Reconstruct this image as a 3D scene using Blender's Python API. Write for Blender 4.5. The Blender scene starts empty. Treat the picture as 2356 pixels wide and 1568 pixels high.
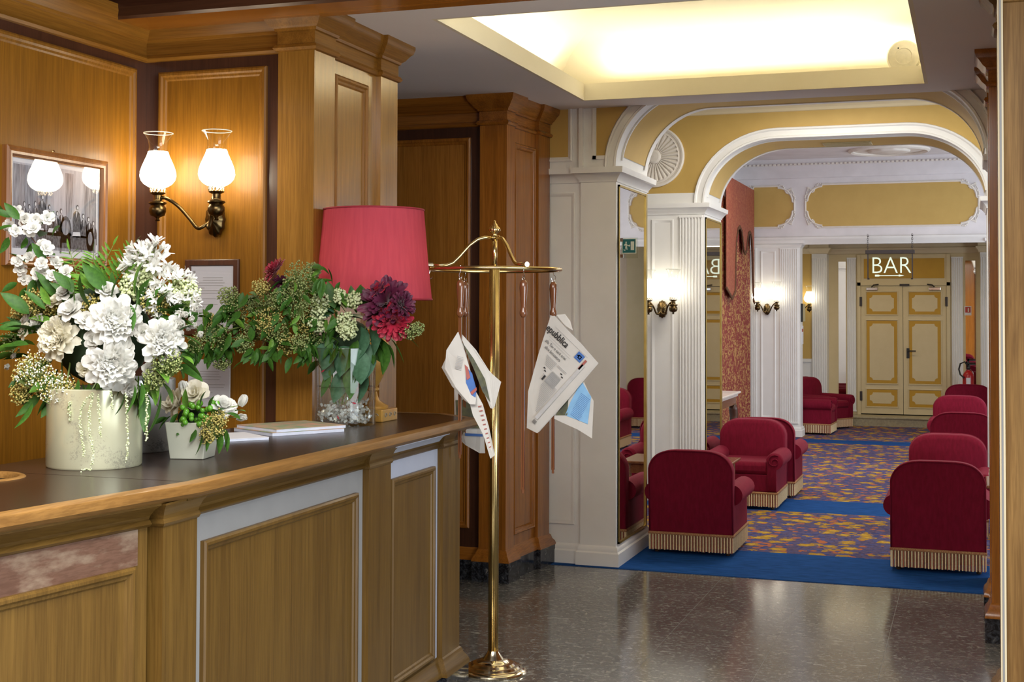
import bpy, bmesh, math, random
from mathutils import Vector, Matrix
import numpy as np
random.seed(7)
S = bpy.context.scene
COL = S.collection
# ------------------------------------------------------------------ camera
CH = 1.70
F, YAW, PIT, ROL, SX, SY = 3118.76, .341066, .0249775, -.0034026, -52.89, -148.76
def cam_axes():
    cy, sy, cp, sp = math.cos(YAW), math.sin(YAW), math.cos(PIT), math.sin(PIT)
    f = np.array([-sy*cp, cy*cp, sp]); r = np.array([cy, sy, 0]); d = np.cross(f, r)
    cr, sr = math.cos(ROL), math.sin(ROL)
    return np.stack([cr*r+sr*d, -sr*r+cr*d, f])
CM = cam_axes()
cam = bpy.data.objects.new('camera', bpy.data.cameras.new('camera')); COL.objects.link(cam)
cam.data.sensor_width = 36; cam.data.lens = F/2356*36
cam.data.shift_x = -SX/2356; cam.data.shift_y = SY/2356
cam.data.clip_start = .05; cam.data.clip_end = 200
mw = Matrix.Identity(4)
for i in range(3):
    mw[i][0] = CM[0][i]; mw[i][1] = -CM[1][i]; mw[i][2] = -CM[2][i]
mw[2][3] = CH
cam.matrix_world = mw
S.camera = cam
def ray(x, y): return CM.T @ np.array([(x-1178-SX)/F, (y-784-SY)/F, 1.])
def Zp(x, y, z=0):
    d = ray(x, y); t = (z-CH)/d[2]; return Vector((d*t+[0, 0, CH]).tolist())
def Xp(x, y, X):
    d = ray(x, y); t = X/d[0]; return Vector((d*t+[0, 0, CH]).tolist())
def Yp(x, y, Y):
    d = ray(x, y); t = Y/d[1]; return Vector((d*t+[0, 0, CH]).tolist())
# ------------------------------------------------------------------ world, daylight, exposure
S.view_settings.view_transform = 'Standard'; S.view_settings.look = 'None'
S.view_settings.gamma = 1; S.view_settings.use_curve_mapping = False
S.view_settings.exposure = 0.38
W = bpy.data.worlds.new('daylight'); S.world = W; W.use_nodes = True
W.node_tree.nodes['Background'].inputs[0].default_value = (0.86, 0.93, 1.0, 1)
W.node_tree.nodes['Background'].inputs[1].default_value = 1.0
def area(name, loc, rot, sx, sy, power, col):
    l = bpy.data.lights.new(name, 'AREA'); l.shape = 'RECTANGLE'; l.size = sx; l.size_y = sy; l.energy = power; l.color = col
    o = bpy.data.objects.new(name, l); COL.objects.link(o); o.location = loc; o.rotation_euler = rot; return o
R90 = math.pi/2
# glazed entrance in the lobby wall to the right of the camera, lounge windows in its right-hand wall
area('entrance_daylight', (4.0, 1.4, 1.5), (0, R90, 0), 2.6, 5.2, 230, (.86, .93, 1))
area('lobby_fill_light', (-1.2, 1.4, 3.27), (0, 0, 0), 2.6, 3.4, 315, (1, .97, .93))  # unseen fill added overhead to brighten the reception
for i, y in enumerate((10.7, 14.2, 17.0)):
    area('window_daylight', (3.05, y, 1.7), (0, R90, 0), 2.2, 1.7, 55, (.85, .92, 1))
# unseen fill added over the lounge bays, and the lamp of the low passage
area('lounge_fill_light', (-1.05, 10.8, 3.52), (0, 0, 0), 1.2, .8, 46, (1, .93, .82))
area('lounge_fill_light', (-1.4, 15.2, 3.6), (0, 0, 0), 2.2, 2.2, 60, (1, .9, .78))
area('passage_ceiling_lamp', (-1.2, 20.1, 2.66), (0, 0, 0), 1.6, .3, 8, (1, .82, .5))
# fluorescent tubes hidden behind the lip of the ceiling coffer
for (x, y, sx, sy) in ((-2.43, 7.17, .05, 2.4), (-.17, 7.17, .05, 2.4), (-1.3, 8.535, 1.9, .05), (-1.3, 5.80, 1.9, .05)):
    area('coffer_tube_light', (x, y, 3.22), (math.pi, 0, 0), sx, sy, 6.2, (1, .94, .77))
# ------------------------------------------------------------------ materials
MATS = {}
def nodes(name):
    m = bpy.data.materials.new(name); m.use_nodes = True; nt = m.node_tree
    return m, nt, nt.nodes['Principled BSDF'], nt.links
def N(nt, t, **kw):
    n = nt.nodes.new(t)
    for k, v in kw.items(): setattr(n, k, v)
    return n
def mapping(nt, scale, coord='Object'):
    tc = N(nt, 'ShaderNodeTexCoord'); mp = N(nt, 'ShaderNodeMapping')
    mp.inputs['Scale'].default_value = scale; nt.links.new(tc.outputs[coord], mp.inputs[0]); return mp.outputs[0]
def noise(nt, vec, scale, detail=4, rough=.55, dist=0):
    n = N(nt, 'ShaderNodeTexNoise'); n.inputs['Scale'].default_value = scale; n.inputs['Detail'].default_value = detail
    n.inputs['Roughness'].default_value = rough; n.inputs['Distortion'].default_value = dist; nt.links.new(vec, n.inputs['Vector']); return n.outputs['Fac']
def ramp(nt, fac, stops):
    r = N(nt, 'ShaderNodeValToRGB'); e = r.color_ramp.elements
    while len(e) < len(stops): e.new(.5)
    for i, (p, c) in enumerate(stops): e[i].position = p; e[i].color = (*c, 1)
    nt.links.new(fac, r.inputs[0]); return r.outputs[0]
def mixc(nt, fac, a, b, mode='MIX'):
    m = N(nt, 'ShaderNodeMix', data_type='RGBA', blend_type=mode)
    for s, v in ((0, fac), (6, a), (7, b)):
        if hasattr(v, 'is_output'): nt.links.new(v, m.inputs[s])
        else: m.inputs[s].default_value = v if s == 0 else (*v, 1)
    return m.outputs[2]
def bump(nt, b, h, strength, dist=.002):
    n = N(nt, 'ShaderNodeBump'); n.inputs['Strength'].default_value = strength; n.inputs['Distance'].default_value = dist
    nt.links.new(h, n.inputs['Height']); nt.links.new(n.outputs[0], b.inputs['Normal'])
def plain(name, c, rough=.5, metal=0, c2=None, scale=30, bmp=0, spec=.5, coat=0, sheen=0, stretch=(1, 1, 1), trans=0, emit=None, est=0, sss=0):
    m, nt, b, L = nodes(name)
    b.inputs['Roughness'].default_value = rough; b.inputs['Metallic'].default_value = metal
    b.inputs['Specular IOR Level'].default_value = spec; b.inputs['Coat Weight'].default_value = coat; b.inputs['Coat Roughness'].default_value = .15
    b.inputs['Transmission Weight'].default_value = trans
    if sheen: b.inputs['Sheen Weight'].default_value = sheen; b.inputs['Sheen Roughness'].default_value = .35
    v = mapping(nt, stretch); f = noise(nt, v, scale)
    c2 = c2 or tuple(x*.86 for x in c)
    L.new(ramp(nt, f, ((.3, c2), (.7, c))), b.inputs['Base Color'])
    if bmp: bump(nt, b, f, bmp)
    if emit: b.inputs['Emission Color'].default_value = (*emit, 1); b.inputs['Emission Strength'].default_value = est
    MATS[name] = m; return m
def wood(name, dark, light, axis='z', rough=.32, coat=.35, fig=1.0, wear=None, spec=.5):
    m, nt, b, L = nodes(name)
    al = {'x': 0, 'y': 1, 'z': 2}[axis]
    def sc(a, c): s = [a, a, a]; s[al] = c; return s
    v1 = mapping(nt, sc(9*fig, .55*fig)); v2 = mapping(nt, sc(170, 5)); v3 = mapping(nt, sc(55, 1.1))
    f1 = noise(nt, v1, 1.6, 4, .6, .6); f2 = noise(nt, v2, 1.0, 3, .6); f3 = noise(nt, v3, 1.0, 3, .55)
    c = ramp(nt, f1, ((.28, dark), (.72, light)))
    mid = tuple((x+y)/2*.62 for x, y in zip(dark, light))
    g = ramp(nt, f3, ((.38, (.86, .86, .86)), (.62, (1.04, 1.04, 1.04))))
    c = mixc(nt, .8, c, g, 'MULTIPLY')
    p = ramp(nt, f2, ((.40, (.70, .66, .60)), (.56, (1.02, 1.02, 1.02))))
    c = mixc(nt, .6, c, p, 'MULTIPLY')
    if wear:
        w = noise(nt, mapping(nt, (3, 3, 9)), 2.0, 5, .6); wm = ramp(nt, w, ((.5, (0, 0, 0)), (.68, (1, 1, 1))))
        c = mixc(nt, wm, c, wear)
    L.new(c, b.inputs['Base Color']); b.inputs['Roughness'].default_value = rough
    b.inputs['Specular IOR Level'].default_value = spec
    b.inputs['Coat Weight'].default_value = coat; b.inputs['Coat Roughness'].default_value = .12
    bump(nt, b, f2, .12, .001)
    MATS[name] = m; return m
for ax in 'xyz':
    wood('oak_'+ax, (.195, .079, .009), (.27, .120, .017), ax, rough=.42, coat=.0, spec=.22)
    wood('walnut_'+ax, (.046, .015, .007), (.074, .026, .012), ax, rough=.35, coat=.2)
    wood('chestnut_'+ax, (.26, .085, .010), (.38, .140, .018), ax, rough=.25, coat=.28)
    wood('desk_oak_'+ax, (.100, .052, .010), (.155, .086, .018), ax, rough=.42, coat=.08, spec=.3)
wood('panel_oak_z', (.205, .083, .0065), (.255, .107, .0095), 'z', rough=.42, coat=.06, fig=.6, spec=.25)
wood('panel_chestnut_z', (.30, .115, .018), (.38, .155, .026), 'z', rough=.25, coat=.5, fig=.6)
wood('pillar_oak_z', (.235, .104, .014), (.32, .152, .026), 'z', rough=.24, coat=.5)
wood('worn_oak_y', (.115, .058, .038), (.16, .085, .055), 'y', rough=.5, coat=.0, wear=(.25, .18, .125), spec=.3)
wood('edge_oak_y', (.17, .080, .019), (.27, .14, .038), 'y', rough=.4, coat=.12, spec=.35)
wood('plank_oak_z', (.15, .075, .020), (.30, .17, .055), 'z', rough=.45, coat=.1, fig=1.6, spec=.3)
wood('stick_wood', (.15, .052, .020), (.22, .080, .032), 'z', rough=.22, coat=.6)
wood('table_wood', (.16, .06, .02), (.26, .11, .04), 'y', rough=.25, coat=.5)
wood('frame_wood', (.20, .075, .018), (.34, .14, .04), 'z', rough=.35, coat=.15, spec=.3)
wood('cert_frame_wood', (.055, .018, .008), (.09, .03, .012), 'z', rough=.4, coat=.1)
plain('white_paint', (.82, .82, .805), .42, c2=(.785, .785, .765), scale=6, coat=.1)
plain('grey_paint', (.27, .275, .275), .40, c2=(.25, .255, .255), scale=10)
plain('cool_daylit_paint', (.46, .50, .60), .38, c2=(.43, .47, .57), scale=10)  # pale frame paint with bluish daylight put into its colour
plain('cream_paint', (.72, .62, .42), .45, c2=(.69, .59, .39), scale=5)
plain('coffer_plaster', (.80, .74, .57), .7, c2=(.78, .715, .54), scale=4)
plain('ochre_paint', (.56, .375, .105), .55, c2=(.52, .345, .092), scale=5)
plain('door_yellow', (.52, .29, .012), .5, c2=(.49, .265, .010), scale=8)
plain('door_cream', (.66, .55, .33), .4, c2=(.63, .52, .30), scale=8)
plain('ceiling_paint', (.80, .77, .75), .7, c2=(.78, .75, .73), scale=3)
plain('plaster_white', (.80, .76, .70), .6, c2=(.75, .71, .64), scale=14, bmp=.2)
plain('lounge_ceiling_paint', (.78, .76, .78), .7, scale=3)
plain('brass', (.74, .57, .27), .2, 1, c2=(.64, .48, .2), scale=12)
plain('trim_brass', (.50, .38, .13), .36, 1, c2=(.40, .30, .09), scale=12)
plain('pale_brass', (.88, .80, .62), .14, 1, c2=(.80, .71, .52), scale=12)
plain('old_brass', (.15, .10, .042), .3, 1, c2=(.075, .052, .022), scale=40)
plain('chrome', (.75, .75, .75), .12, 1)
plain('steel_dark', (.06, .05, .05), .4, .6)
plain('iron_black', (.012, .012, .012), .4)
plain('velvet', (.185, .0035, .022), .85, c2=(.135, .002, .014), scale=60, sheen=.10, bmp=.1, spec=.2, stretch=(1, 1, .25))
MATS['velvet'].node_tree.nodes['Principled BSDF'].inputs['Sheen Tint'].default_value = (1, .22, .32, 1)
plain('fringe_cream', (.84, .69, .43), .8, c2=(.72, .56, .31), scale=90)
plain('fringe_red', (.42, .15, .08), .8, c2=(.30, .08, .05), scale=90)
plain('braid', (.50, .30, .12), .8, c2=(.24, .06, .03), scale=160)
plain('caster', (.10, .06, .03), .4, .5)
def silk(name, c1, c2, tr):
    m, nt, b, L = nodes(name); nt.nodes.remove(b)
    c = ramp(nt, noise(nt, mapping(nt, (1, 1, .04)), 60, 3), ((.35, c1), (.65, c2)))
    d = N(nt, 'ShaderNodeBsdfDiffuse'); t = N(nt, 'ShaderNodeBsdfTranslucent'); mx = N(nt, 'ShaderNodeMixShader'); mx.inputs[0].default_value = tr
    L.new(c, d.inputs[0]); L.new(c, t.inputs[0]); L.new(d.outputs[0], mx.inputs[1]); L.new(t.outputs[0], mx.inputs[2]); L.new(mx.outputs[0], nt.nodes['Material Output'].inputs[0]); MATS[name] = m
silk('petal_white', (.74, .74, .69), (.82, .82, .79), .42)
silk('petal_cream', (.80, .77, .62), (.88, .85, .74), .42)
silk('lamp_silk', (.46, .070, .105), (.52, .085, .12), .42)
silk('lining_silk', (.85, .78, .68), (.88, .82, .72), .65)
plain('lamp_bulb', (1, .95, .85), .4, emit=(1, .80, .52), est=38)
plain('silk_trim', (.30, .015, .03), .7)
plain('lamp_gold', (.45, .26, .05), .38, .25, c2=(.36, .17, .03), scale=18)
plain('lamp_scroll', (.22, .20, .16), .5)
plain('paper', (.62, .595, .555), .8, c2=(.57, .545, .50), scale=8)
plain('grout', (.26, .25, .23), .6)
plain('paper_white', (.72, .72, .76), .6, c2=(.70, .70, .74), scale=8)
plain('ink', (.025, .023, .023), .8)
plain('ink_grey', (.40, .39, .385), .8)
plain('ink_pale', (.55, .54, .53), .8)
plain('ink_red', (.42, .12, .10), .8)
plain('ink_blue', (.06, .16, .46), .7)
plain('ink_sky', (.25, .50, .78), .7)
plain('ink_yellow', (.55, .45, .08), .7)
plain('dark_ink_and_shade', (.05, .055, .045), .7, c2=(.13, .13, .06), scale=30)
plain('leaf', (.042, .118, .014), .5, c2=(.022, .070, .009), scale=9, spec=.22)
plain('leaf_light', (.115, .235, .028), .5, c2=(.06, .15, .018), scale=9, spec=.22)
plain('leaf_blue', (.055, .135, .075), .55, c2=(.032, .088, .045), scale=9, spec=.25)
plain('stem', (.17, .25, .06), .5)
plain('twig', (.13, .055, .025), .6)
plain('petal_wine', (.10, .003, .030), .6, c2=(.055, .002, .022), scale=25, sheen=.2)
plain('petal_crimson', (.36, .006, .030), .6, c2=(.24, .004, .022), scale=25, sheen=.2)
plain('bud_gold', (.50, .42, .13), .6, c2=(.34, .29, .075), scale=70)
plain('bud_green', (.29, .33, .12), .6, c2=(.16, .20, .06), scale=70)
plain('bud_pale', (.56, .60, .38), .6, c2=(.38, .45, .20), scale=60)
plain('bud_white', (.85, .86, .72), .6)
plain('berry', (.11, .33, .025), .25)
plain('mercury_glass', (.70, .70, .50), .22, .40, c2=(.62, .62, .42), scale=5)
plain('mercury_grey', (.42, .43, .42), .22, .65, c2=(.33, .34, .33), scale=5)
plain('planter_glaze', (.62, .64, .54), .25, .2, c2=(.56, .58, .47), scale=5)
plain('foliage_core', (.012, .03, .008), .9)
plain('soil', (.04, .03, .02), .9)
plain('marble_white', (.78, .72, .66), .2, c2=(.64, .60, .58), scale=7)
plain('sign_teal', (.0, .135, .135), .35)
plain('sign_white', (.80, .86, .74), .4)
plain('glow_white', (.75, .86, .72), .4, emit=(.80, .95, .72), est=.30)
plain('red_paint', (.45, .01, .012), .3)
plain('sign_red', (.50, .05, .035), .4)
plain('smoke_white', (.78, .73, .58), .4)
plain('stone_step', (.42, .36, .22), .35, c2=(.30, .26, .16), scale=40)
plain('countertop', (.024, .011, .008), .26, c2=(.019, .009, .006), scale=60, coat=.0, spec=.30)
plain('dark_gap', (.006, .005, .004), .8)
plain('mirror', (.74, .71, .66), .015, 1, c2=(.74, .71, .66))
plain('picture_mat', (.82, .82, .86), .7, c2=(.74, .74, .78), scale=5)
plain('etch_mid', (.16, .16, .19), .8, c2=(.46, .46, .50), scale=90, stretch=(1, 1, .12))
plain('etch_dark', (.020, .019, .024), .8, c2=(.22, .215, .235), scale=110, stretch=(1, 1, .5))
plain('etch_pale', (.62, .62, .68), .8, c2=(.42, .42, .47), scale=70, stretch=(1, 1, .1))
plain('photo_cover', (.60, .34, .24), .6, c2=(.22, .34, .20), scale=16, spec=.2)
plain('page_edge', (.62, .66, .78), .6)
plain('vent_grille', (.52, .45, .25), .4)
plain('box_cream', (.72, .66, .45), .5)
plain('globe_lit', (1, .97, .9), .4, emit=(1, .90, .68), est=15)
plain('globe_small_lit', (1, .97, .9), .4, emit=(1, .90, .70), est=3.6)
def sheer(name, tint, ior, rough=.0, body=0.0, bodycol=(1, 1, 1)):
    m, nt, b, L = nodes(name)
    nt.nodes.remove(b); out = nt.nodes['Material Output']
    t = N(nt, 'ShaderNodeBsdfTransparent'); t.inputs[0].default_value = (*tint, 1)
    g = N(nt, 'ShaderNodeBsdfGlossy'); g.inputs['Roughness'].default_value = rough
    lw = N(nt, 'ShaderNodeLayerWeight'); lw.inputs[0].default_value = .5
    pw = N(nt, 'ShaderNodeMath', operation='POWER'); L.new(lw.outputs['Facing'], pw.inputs[0]); pw.inputs[1].default_value = 3.2
    fr = N(nt, 'ShaderNodeMath', operation='MULTIPLY_ADD'); L.new(pw.outputs[0], fr.inputs[0]); fr.inputs[1].default_value = .75; fr.inputs[2].default_value = ior
    mx = N(nt, 'ShaderNodeMixShader'); L.new(fr.outputs[0], mx.inputs[0])
    src = t.outputs[0]
    if body:
        d = N(nt, 'ShaderNodeBsdfDiffuse'); d.inputs[0].default_value = (*bodycol, 1)
        m2 = N(nt, 'ShaderNodeMixShader'); m2.inputs[0].default_value = body; L.new(t.outputs[0], m2.inputs[1]); L.new(d.outputs[0], m2.inputs[2]); src = m2.outputs[0]
    L.new(src, mx.inputs[1]); L.new(g.outputs[0], mx.inputs[2]); L.new(mx.outputs[0], out.inputs[0])
    MATS[name] = m
sheer('clear_glass', (.95, .96, .95), .045)
sheer('water', (.92, .94, .88), .03)
sheer('picture_glass', (.96, .96, .96), .035)
sheer('sign_glass', (.93, .95, .92), .03)
sheer('gel_ice', (.97, .98, .97), .10, .05, body=.30, bodycol=(.9, .92, .9))
# marble, carpet, curtain
def marble():
    m, nt, b, L = nodes('marble_floor')
    tc = N(nt, 'ShaderNodeTexCoord')
    def mp(s):
        n = N(nt, 'ShaderNodeMapping'); n.inputs['Scale'].default_value = s; geo = N(nt, 'ShaderNodeNewGeometry')
        L.new(geo.outputs['Position'], n.inputs[0]); return n.outputs[0]
    f = noise(nt, mp((1, 1, 1)), 2.2, 6, .65, .8); f2 = noise(nt, mp((1, 1, 1)), 34, 5, .7, .6); f3 = noise(nt, mp((9, 26, 9)), 1.6, 4, .7, 1.0)
    c = ramp(nt, f, ((.25, (.080, .077, .070)), (.55, (.120, .117, .109)), (.8, (.172, .169, .160))))
    sp = ramp(nt, f2, ((.53, (0, 0, 0)), (.63, (.9, .9, .9))))
    c = mixc(nt, sp, c, (.28, .27, .24))
    sp2 = ramp(nt, f3, ((.60, (0, 0, 0)), (.66, (.9, .9, .9))))
    c = mixc(nt, sp2, c, (.38, .37, .34))
    L.new(c, b.inputs['Base Color']); b.inputs['Roughness'].default_value = .13; b.inputs['Specular IOR Level'].default_value = .5
    MATS['marble_floor'] = m
marble()
m_, nt_, b_, L_ = nodes('black_marble')
f_ = noise(nt_, mapping(nt_, (1, 1, 1)), 24, 6, .75, 1.5)
L_.new(ramp(nt_, f_, ((.45, (.010, .010, .012)), (.62, (.055, .06, .07)), (.72, (.24, .22, .18)))), b_.inputs['Base Color']); b_.inputs['Roughness'].default_value = .12
MATS['black_marble'] = m_
def carpet():
    m, nt, b, L = nodes('carpet')
    geo = N(nt, 'ShaderNodeNewGeometry'); P = geo.outputs['Position']
    def mp(s, l=(0, 0, 0)):
        n = N(nt, 'ShaderNodeMapping'); n.inputs['Scale'].default_value = s; n.inputs['Location'].default_value = l; L.new(P, n.inputs[0]); return n.outputs[0]
    def vor(s, scale, feat='F1'):
        v = N(nt, 'ShaderNodeTexVoronoi'); v.feature = feat; v.inputs['Scale'].default_value = scale; L.new(s, v.inputs['Vector']); return v
    base = ramp(nt, noise(nt, mp((1, 1, 1)), 22, 5, .7, .5), ((.38, (.030, .042, .15)), (.50, (.11, .075, .11)), (.62, (.060, .085, .26))))
    wob = noise(nt, mp((1, 1, 1)), 22, 3, .6)
    def blobs(scale, lo, hi, loc):
        v = vor(mp((1, 1, 1), loc), scale)
        ad = N(nt, 'ShaderNodeMath', operation='MULTIPLY_ADD'); L.new(wob, ad.inputs[0]); ad.inputs[1].default_value = .7; L.new(v.outputs['Distance'], ad.inputs[2])
        return ramp(nt, ad.outputs[0], ((lo, (1, 1, 1)), (hi, (0, 0, 0))))
    c = mixc(nt, blobs(9.5, .64, .68, (3.1, 1.7, 0)), base, (.38, .12, .05))
    c = mixc(nt, blobs(6.6, .72, .76, (0, 0, 0)), c, (.36, .205, .028))
    c = mixc(nt, blobs(6.6, .52, .56, (0, 0, 0)), c, (.50, .315, .050))
    c = mixc(nt, blobs(12, .56, .60, (.5, 4, 0)), c, (.035, .05, .17))
    blue = ramp(nt, noise(nt, mp((3, 12, 3)), 2.5, 4, .6), ((.3, (.004, .042, .165)), (.7, (.012, .080, .29))))
    sep = N(nt, 'ShaderNodeSeparateXYZ'); L.new(P, sep.inputs[0]); Y = sep.outputs[1]
    tot = None
    for a, z in ((8.0, 9.70), (11.72, 12.50), (17.95, 18.45)):
        g = N(nt, 'ShaderNodeMath', operation='GREATER_THAN'); L.new(Y, g.inputs[0]); g.inputs[1].default_value = a
        l = N(nt, 'ShaderNodeMath', operation='LESS_THAN'); L.new(Y, l.inputs[0]); l.inputs[1].default_value = z
        k = N(nt, 'ShaderNodeMath', operation='MULTIPLY'); L.new(g.outputs[0], k.inputs[0]); L.new(l.outputs[0], k.inputs[1])
        if tot is None: tot = k.outputs[0]
        else:
            s = N(nt, 'ShaderNodeMath', operation='MAXIMUM'); L.new(tot, s.inputs[0]); L.new(k.outputs[0], s.inputs[1]); tot = s.outputs[0]
    c = mixc(nt, tot, c, blue)
    L.new(c, b.inputs['Base Color']); b.inputs['Roughness'].default_value = .95; b.inputs['Specular IOR Level'].default_value = .1
    bump(nt, b, noise(nt, mp((1, 1, 1)), 300, 2), .4, .004)
    MATS['carpet'] = m
carpet()
def brocade(name, ground, fig, scale):
    m, nt, b, L = nodes(name)
    v = mapping(nt, (1, 1, .62))
    f = noise(nt, v, scale, 3, .55, 2.6)
    c = ramp(nt, f, ((.50, ground), (.56, fig)))
    L.new(c, b.inputs['Base Color']); b.inputs['Roughness'].default_value = .7; MATS[name] = m
brocade('curtain_brocade', (.19, .022, .016), (.36, .19, .06), 20)
brocade('pelmet_brocade', (.25, .045, .025), (.36, .12, .05), 24)
plain('tassel', (.06, .02, .012), .9, c2=(.14, .07, .03), scale=120)
# speckled mercury glass
for nm, sp in (('mercury_glass', (.42, .42, .32)), ('mercury_grey', (.16, .17, .17))):
    m = MATS[nm]; nt = m.node_tree; b = nt.nodes['Principled BSDF']; src = b.inputs['Base Color'].links[0].from_socket
    f = noise(nt, mapping(nt, (1, 1, 1)), 120, 6, .8, 1.0); big = noise(nt, mapping(nt, (1, 1, 1)), 9, 2)
    mm = N(nt, 'ShaderNodeMath', operation='MULTIPLY'); nt.links.new(f, mm.inputs[0]); nt.links.new(big, mm.inputs[1])
    k = ramp(nt, mm.outputs[0], ((.325, (0, 0, 0)), (.36, (.75, .75, .75))))
    nt.links.new(mixc(nt, k, src, sp), b.inputs['Base Color'])
# ------------------------------------------------------------------ mesh helpers
V = Vector
class MB:
    def __init__(s): s.v = []; s.f = []; s.m = []; s.cur = 0
    def face(s, pts):
        i = len(s.v); s.v += [tuple(p) for p in pts]; s.f.append(tuple(range(i, i+len(pts)))); s.m.append(s.cur); return s
    def grid(s, rows, close_u=False, close_v=False):
        i0 = len(s.v); n = len(rows); k = len(rows[0])
        for r in rows: s.v += [tuple(p) for p in r]
        for a in range(n if close_u else n-1):
            for b in range(k if close_v else k-1):
                a2 = (a+1) % n; b2 = (b+1) % k
                s.f.append((i0+a*k+b, i0+a*k+b2, i0+a2*k+b2, i0+a2*k+b)); s.m.append(s.cur)
        return s
    def box(s, x0, x1, y0, y1, z0, z1):
        p = [(x, y, z) for z in (z0, z1) for y in (y0, y1) for x in (x0, x1)]; i = len(s.v); s.v += p
        for q in ((0, 2, 3, 1), (4, 5, 7, 6), (0, 1, 5, 4), (2, 6, 7, 3), (0, 4, 6, 2), (1, 3, 7, 5)): s.f.append(tuple(i+k for k in q)); s.m.append(s.cur)
        return s
    def obox(s, o, u, v, w, a, b, c):
        """box at corner o spanned by a*u, b*v, c*w"""
        o, u, v, w = V(o), V(u)*a, V(v)*b, V(w)*c; i = len(s.v)
        s.v += [tuple(o+u*x+v*y+w*z) for z in (0, 1) for y in (0, 1) for x in (0, 1)]
        for q in ((0, 2, 3, 1), (4, 5, 7, 6), (0, 1, 5, 4), (2, 6, 7, 3), (0, 4, 6, 2), (1, 3, 7, 5)): s.f.append(tuple(i+k for k in q)); s.m.append(s.cur)
        return s
    def lathe(s, prof, c=(0, 0, 0), n=24, flute=0, nf=12, ax=None):
        rows = []
        for r, z in prof:
            row = []
            for k in range(n):
                a = 2*math.pi*k/n; rr = r*(1+flute*math.cos(nf*a)); row.append((c[0]+rr*math.cos(a), c[1]+rr*math.sin(a), c[2]+z))
            rows.append(row)
        s.grid(rows, close_v=True)
        if prof[0][0] > 1e-5: s.face(rows[0][::-1])
        if prof[-1][0] > 1e-5: s.face(rows[-1])
        return s
    def tube(s, pts, r, n=8, caps=True, closed=False):
        pts = [V(p) for p in pts]; rs = r if isinstance(r, (list, tuple)) else [r]*len(pts); rows = []; prev = None
        for i, p in enumerate(pts):
            if closed: t = pts[(i+1) % len(pts)]-pts[i-1]
            else: t = pts[min(i+1, len(pts)-1)]-pts[max(i-1, 0)]
            t.normalize()
            if prev is None: a = t.orthogonal().normalized()
            else:
                a = prev-t*prev.dot(t)
                a = a.normalized() if a.length > 1e-6 else t.orthogonal().normalized()
            prev = a; b = t.cross(a)
            rows.append([p+(a*math.cos(2*math.pi*k/n)+b*math.sin(2*math.pi*k/n))*rs[i] for k in range(n)])
        s.grid(rows, close_u=closed, close_v=True)
        if caps and not closed: s.face(rows[0][::-1]); s.face(rows[-1])
        return s
    def ball(s, c, r, n=8, k=5, sc=(1, 1, 1)):
        rows = [[(c[0]+r*sc[0]*math.sin(math.pi*j/k)*math.cos(2*math.pi*i/n), c[1]+r*sc[1]*math.sin(math.pi*j/k)*math.sin(2*math.pi*i/n), c[2]-r*sc[2]*math.cos(math.pi*j/k)) for i in range(n)] for j in range(1, k)]
        s.grid(rows, close_v=True); bot = (c[0], c[1], c[2]-r*sc[2]); top = (c[0], c[1], c[2]+r*sc[2])
        for i in range(n):
            s.face([bot, rows[0][(i+1) % n], rows[0][i]]); s.face([top, rows[-1][i], rows[-1][(i+1) % n]])
        return s
    def octa(s, c, r):
        c = V(c); p = [c+V(d)*r for d in ((1, 0, 0), (0, 1, 0), (-1, 0, 0), (0, -1, 0), (0, 0, 1), (0, 0, -1))]; i = len(s.v); s.v += [tuple(q) for q in p]
        for k in range(4): s.f.append((i+k, i+(k+1) % 4, i+4)); s.f.append((i+(k+1) % 4, i+k, i+5)); s.m += [s.cur]*2
        return s
    def sweep(s, path, prof, closed=False):
        """plan polyline, profile (out to the right of travel, z)"""
        P = [V((p[0], p[1])) for p in path]; n = len(P); offs = []
        for i in range(n):
            def nor(a, b):
                d = (P[b]-P[a]).normalized(); return V((d.y, -d.x))
            if closed: n1, n2 = nor(i-1, i), nor(i, (i+1) % n)
            else: n1 = nor(i-1, i) if i > 0 else nor(0, 1); n2 = nor(i, i+1) if i < n-1 else n1
            offs.append((n1+n2)/(1+n1.dot(n2)))
        rows = [[(P[i].x+offs[i].x*o, P[i].y+offs[i].y*o, z) for o, z in prof] for i in range(n)]
        s.grid(rows, close_u=closed); return s
    def mitre(s, o, u, v, n, w, h, prof):
        """rectangular picture-frame moulding; o lower-left corner, u,v axes, n outwards; prof (inset, height)"""
        o, u, v, n = V(o), V(u), V(v), V(n); rows = []
        for i, ht in prof:
            rows.append([o+u*i+v*i+n*ht, o+u*(w-i)+v*i+n*ht, o+u*(w-i)+v*(h-i)+n*ht, o+u*i+v*(h-i)+n*ht])
        s.grid(rows, close_v=True); return s
    def prism(s, poly, o, u, v, n, d):
        """polygon (a,b) in u,v extruded by d along n"""
        o, u, v, n = V(o), V(u), V(v), V(n)
        A = [o+u*a+v*b for a, b in poly]; B = [p+n*d for p in A]
        s.face(A[::-1]); s.face(B)
        k = len(A)
        for i in range(k): s.face([A[i], A[(i+1) % k], B[(i+1) % k], B[i]])
        return s
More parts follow.
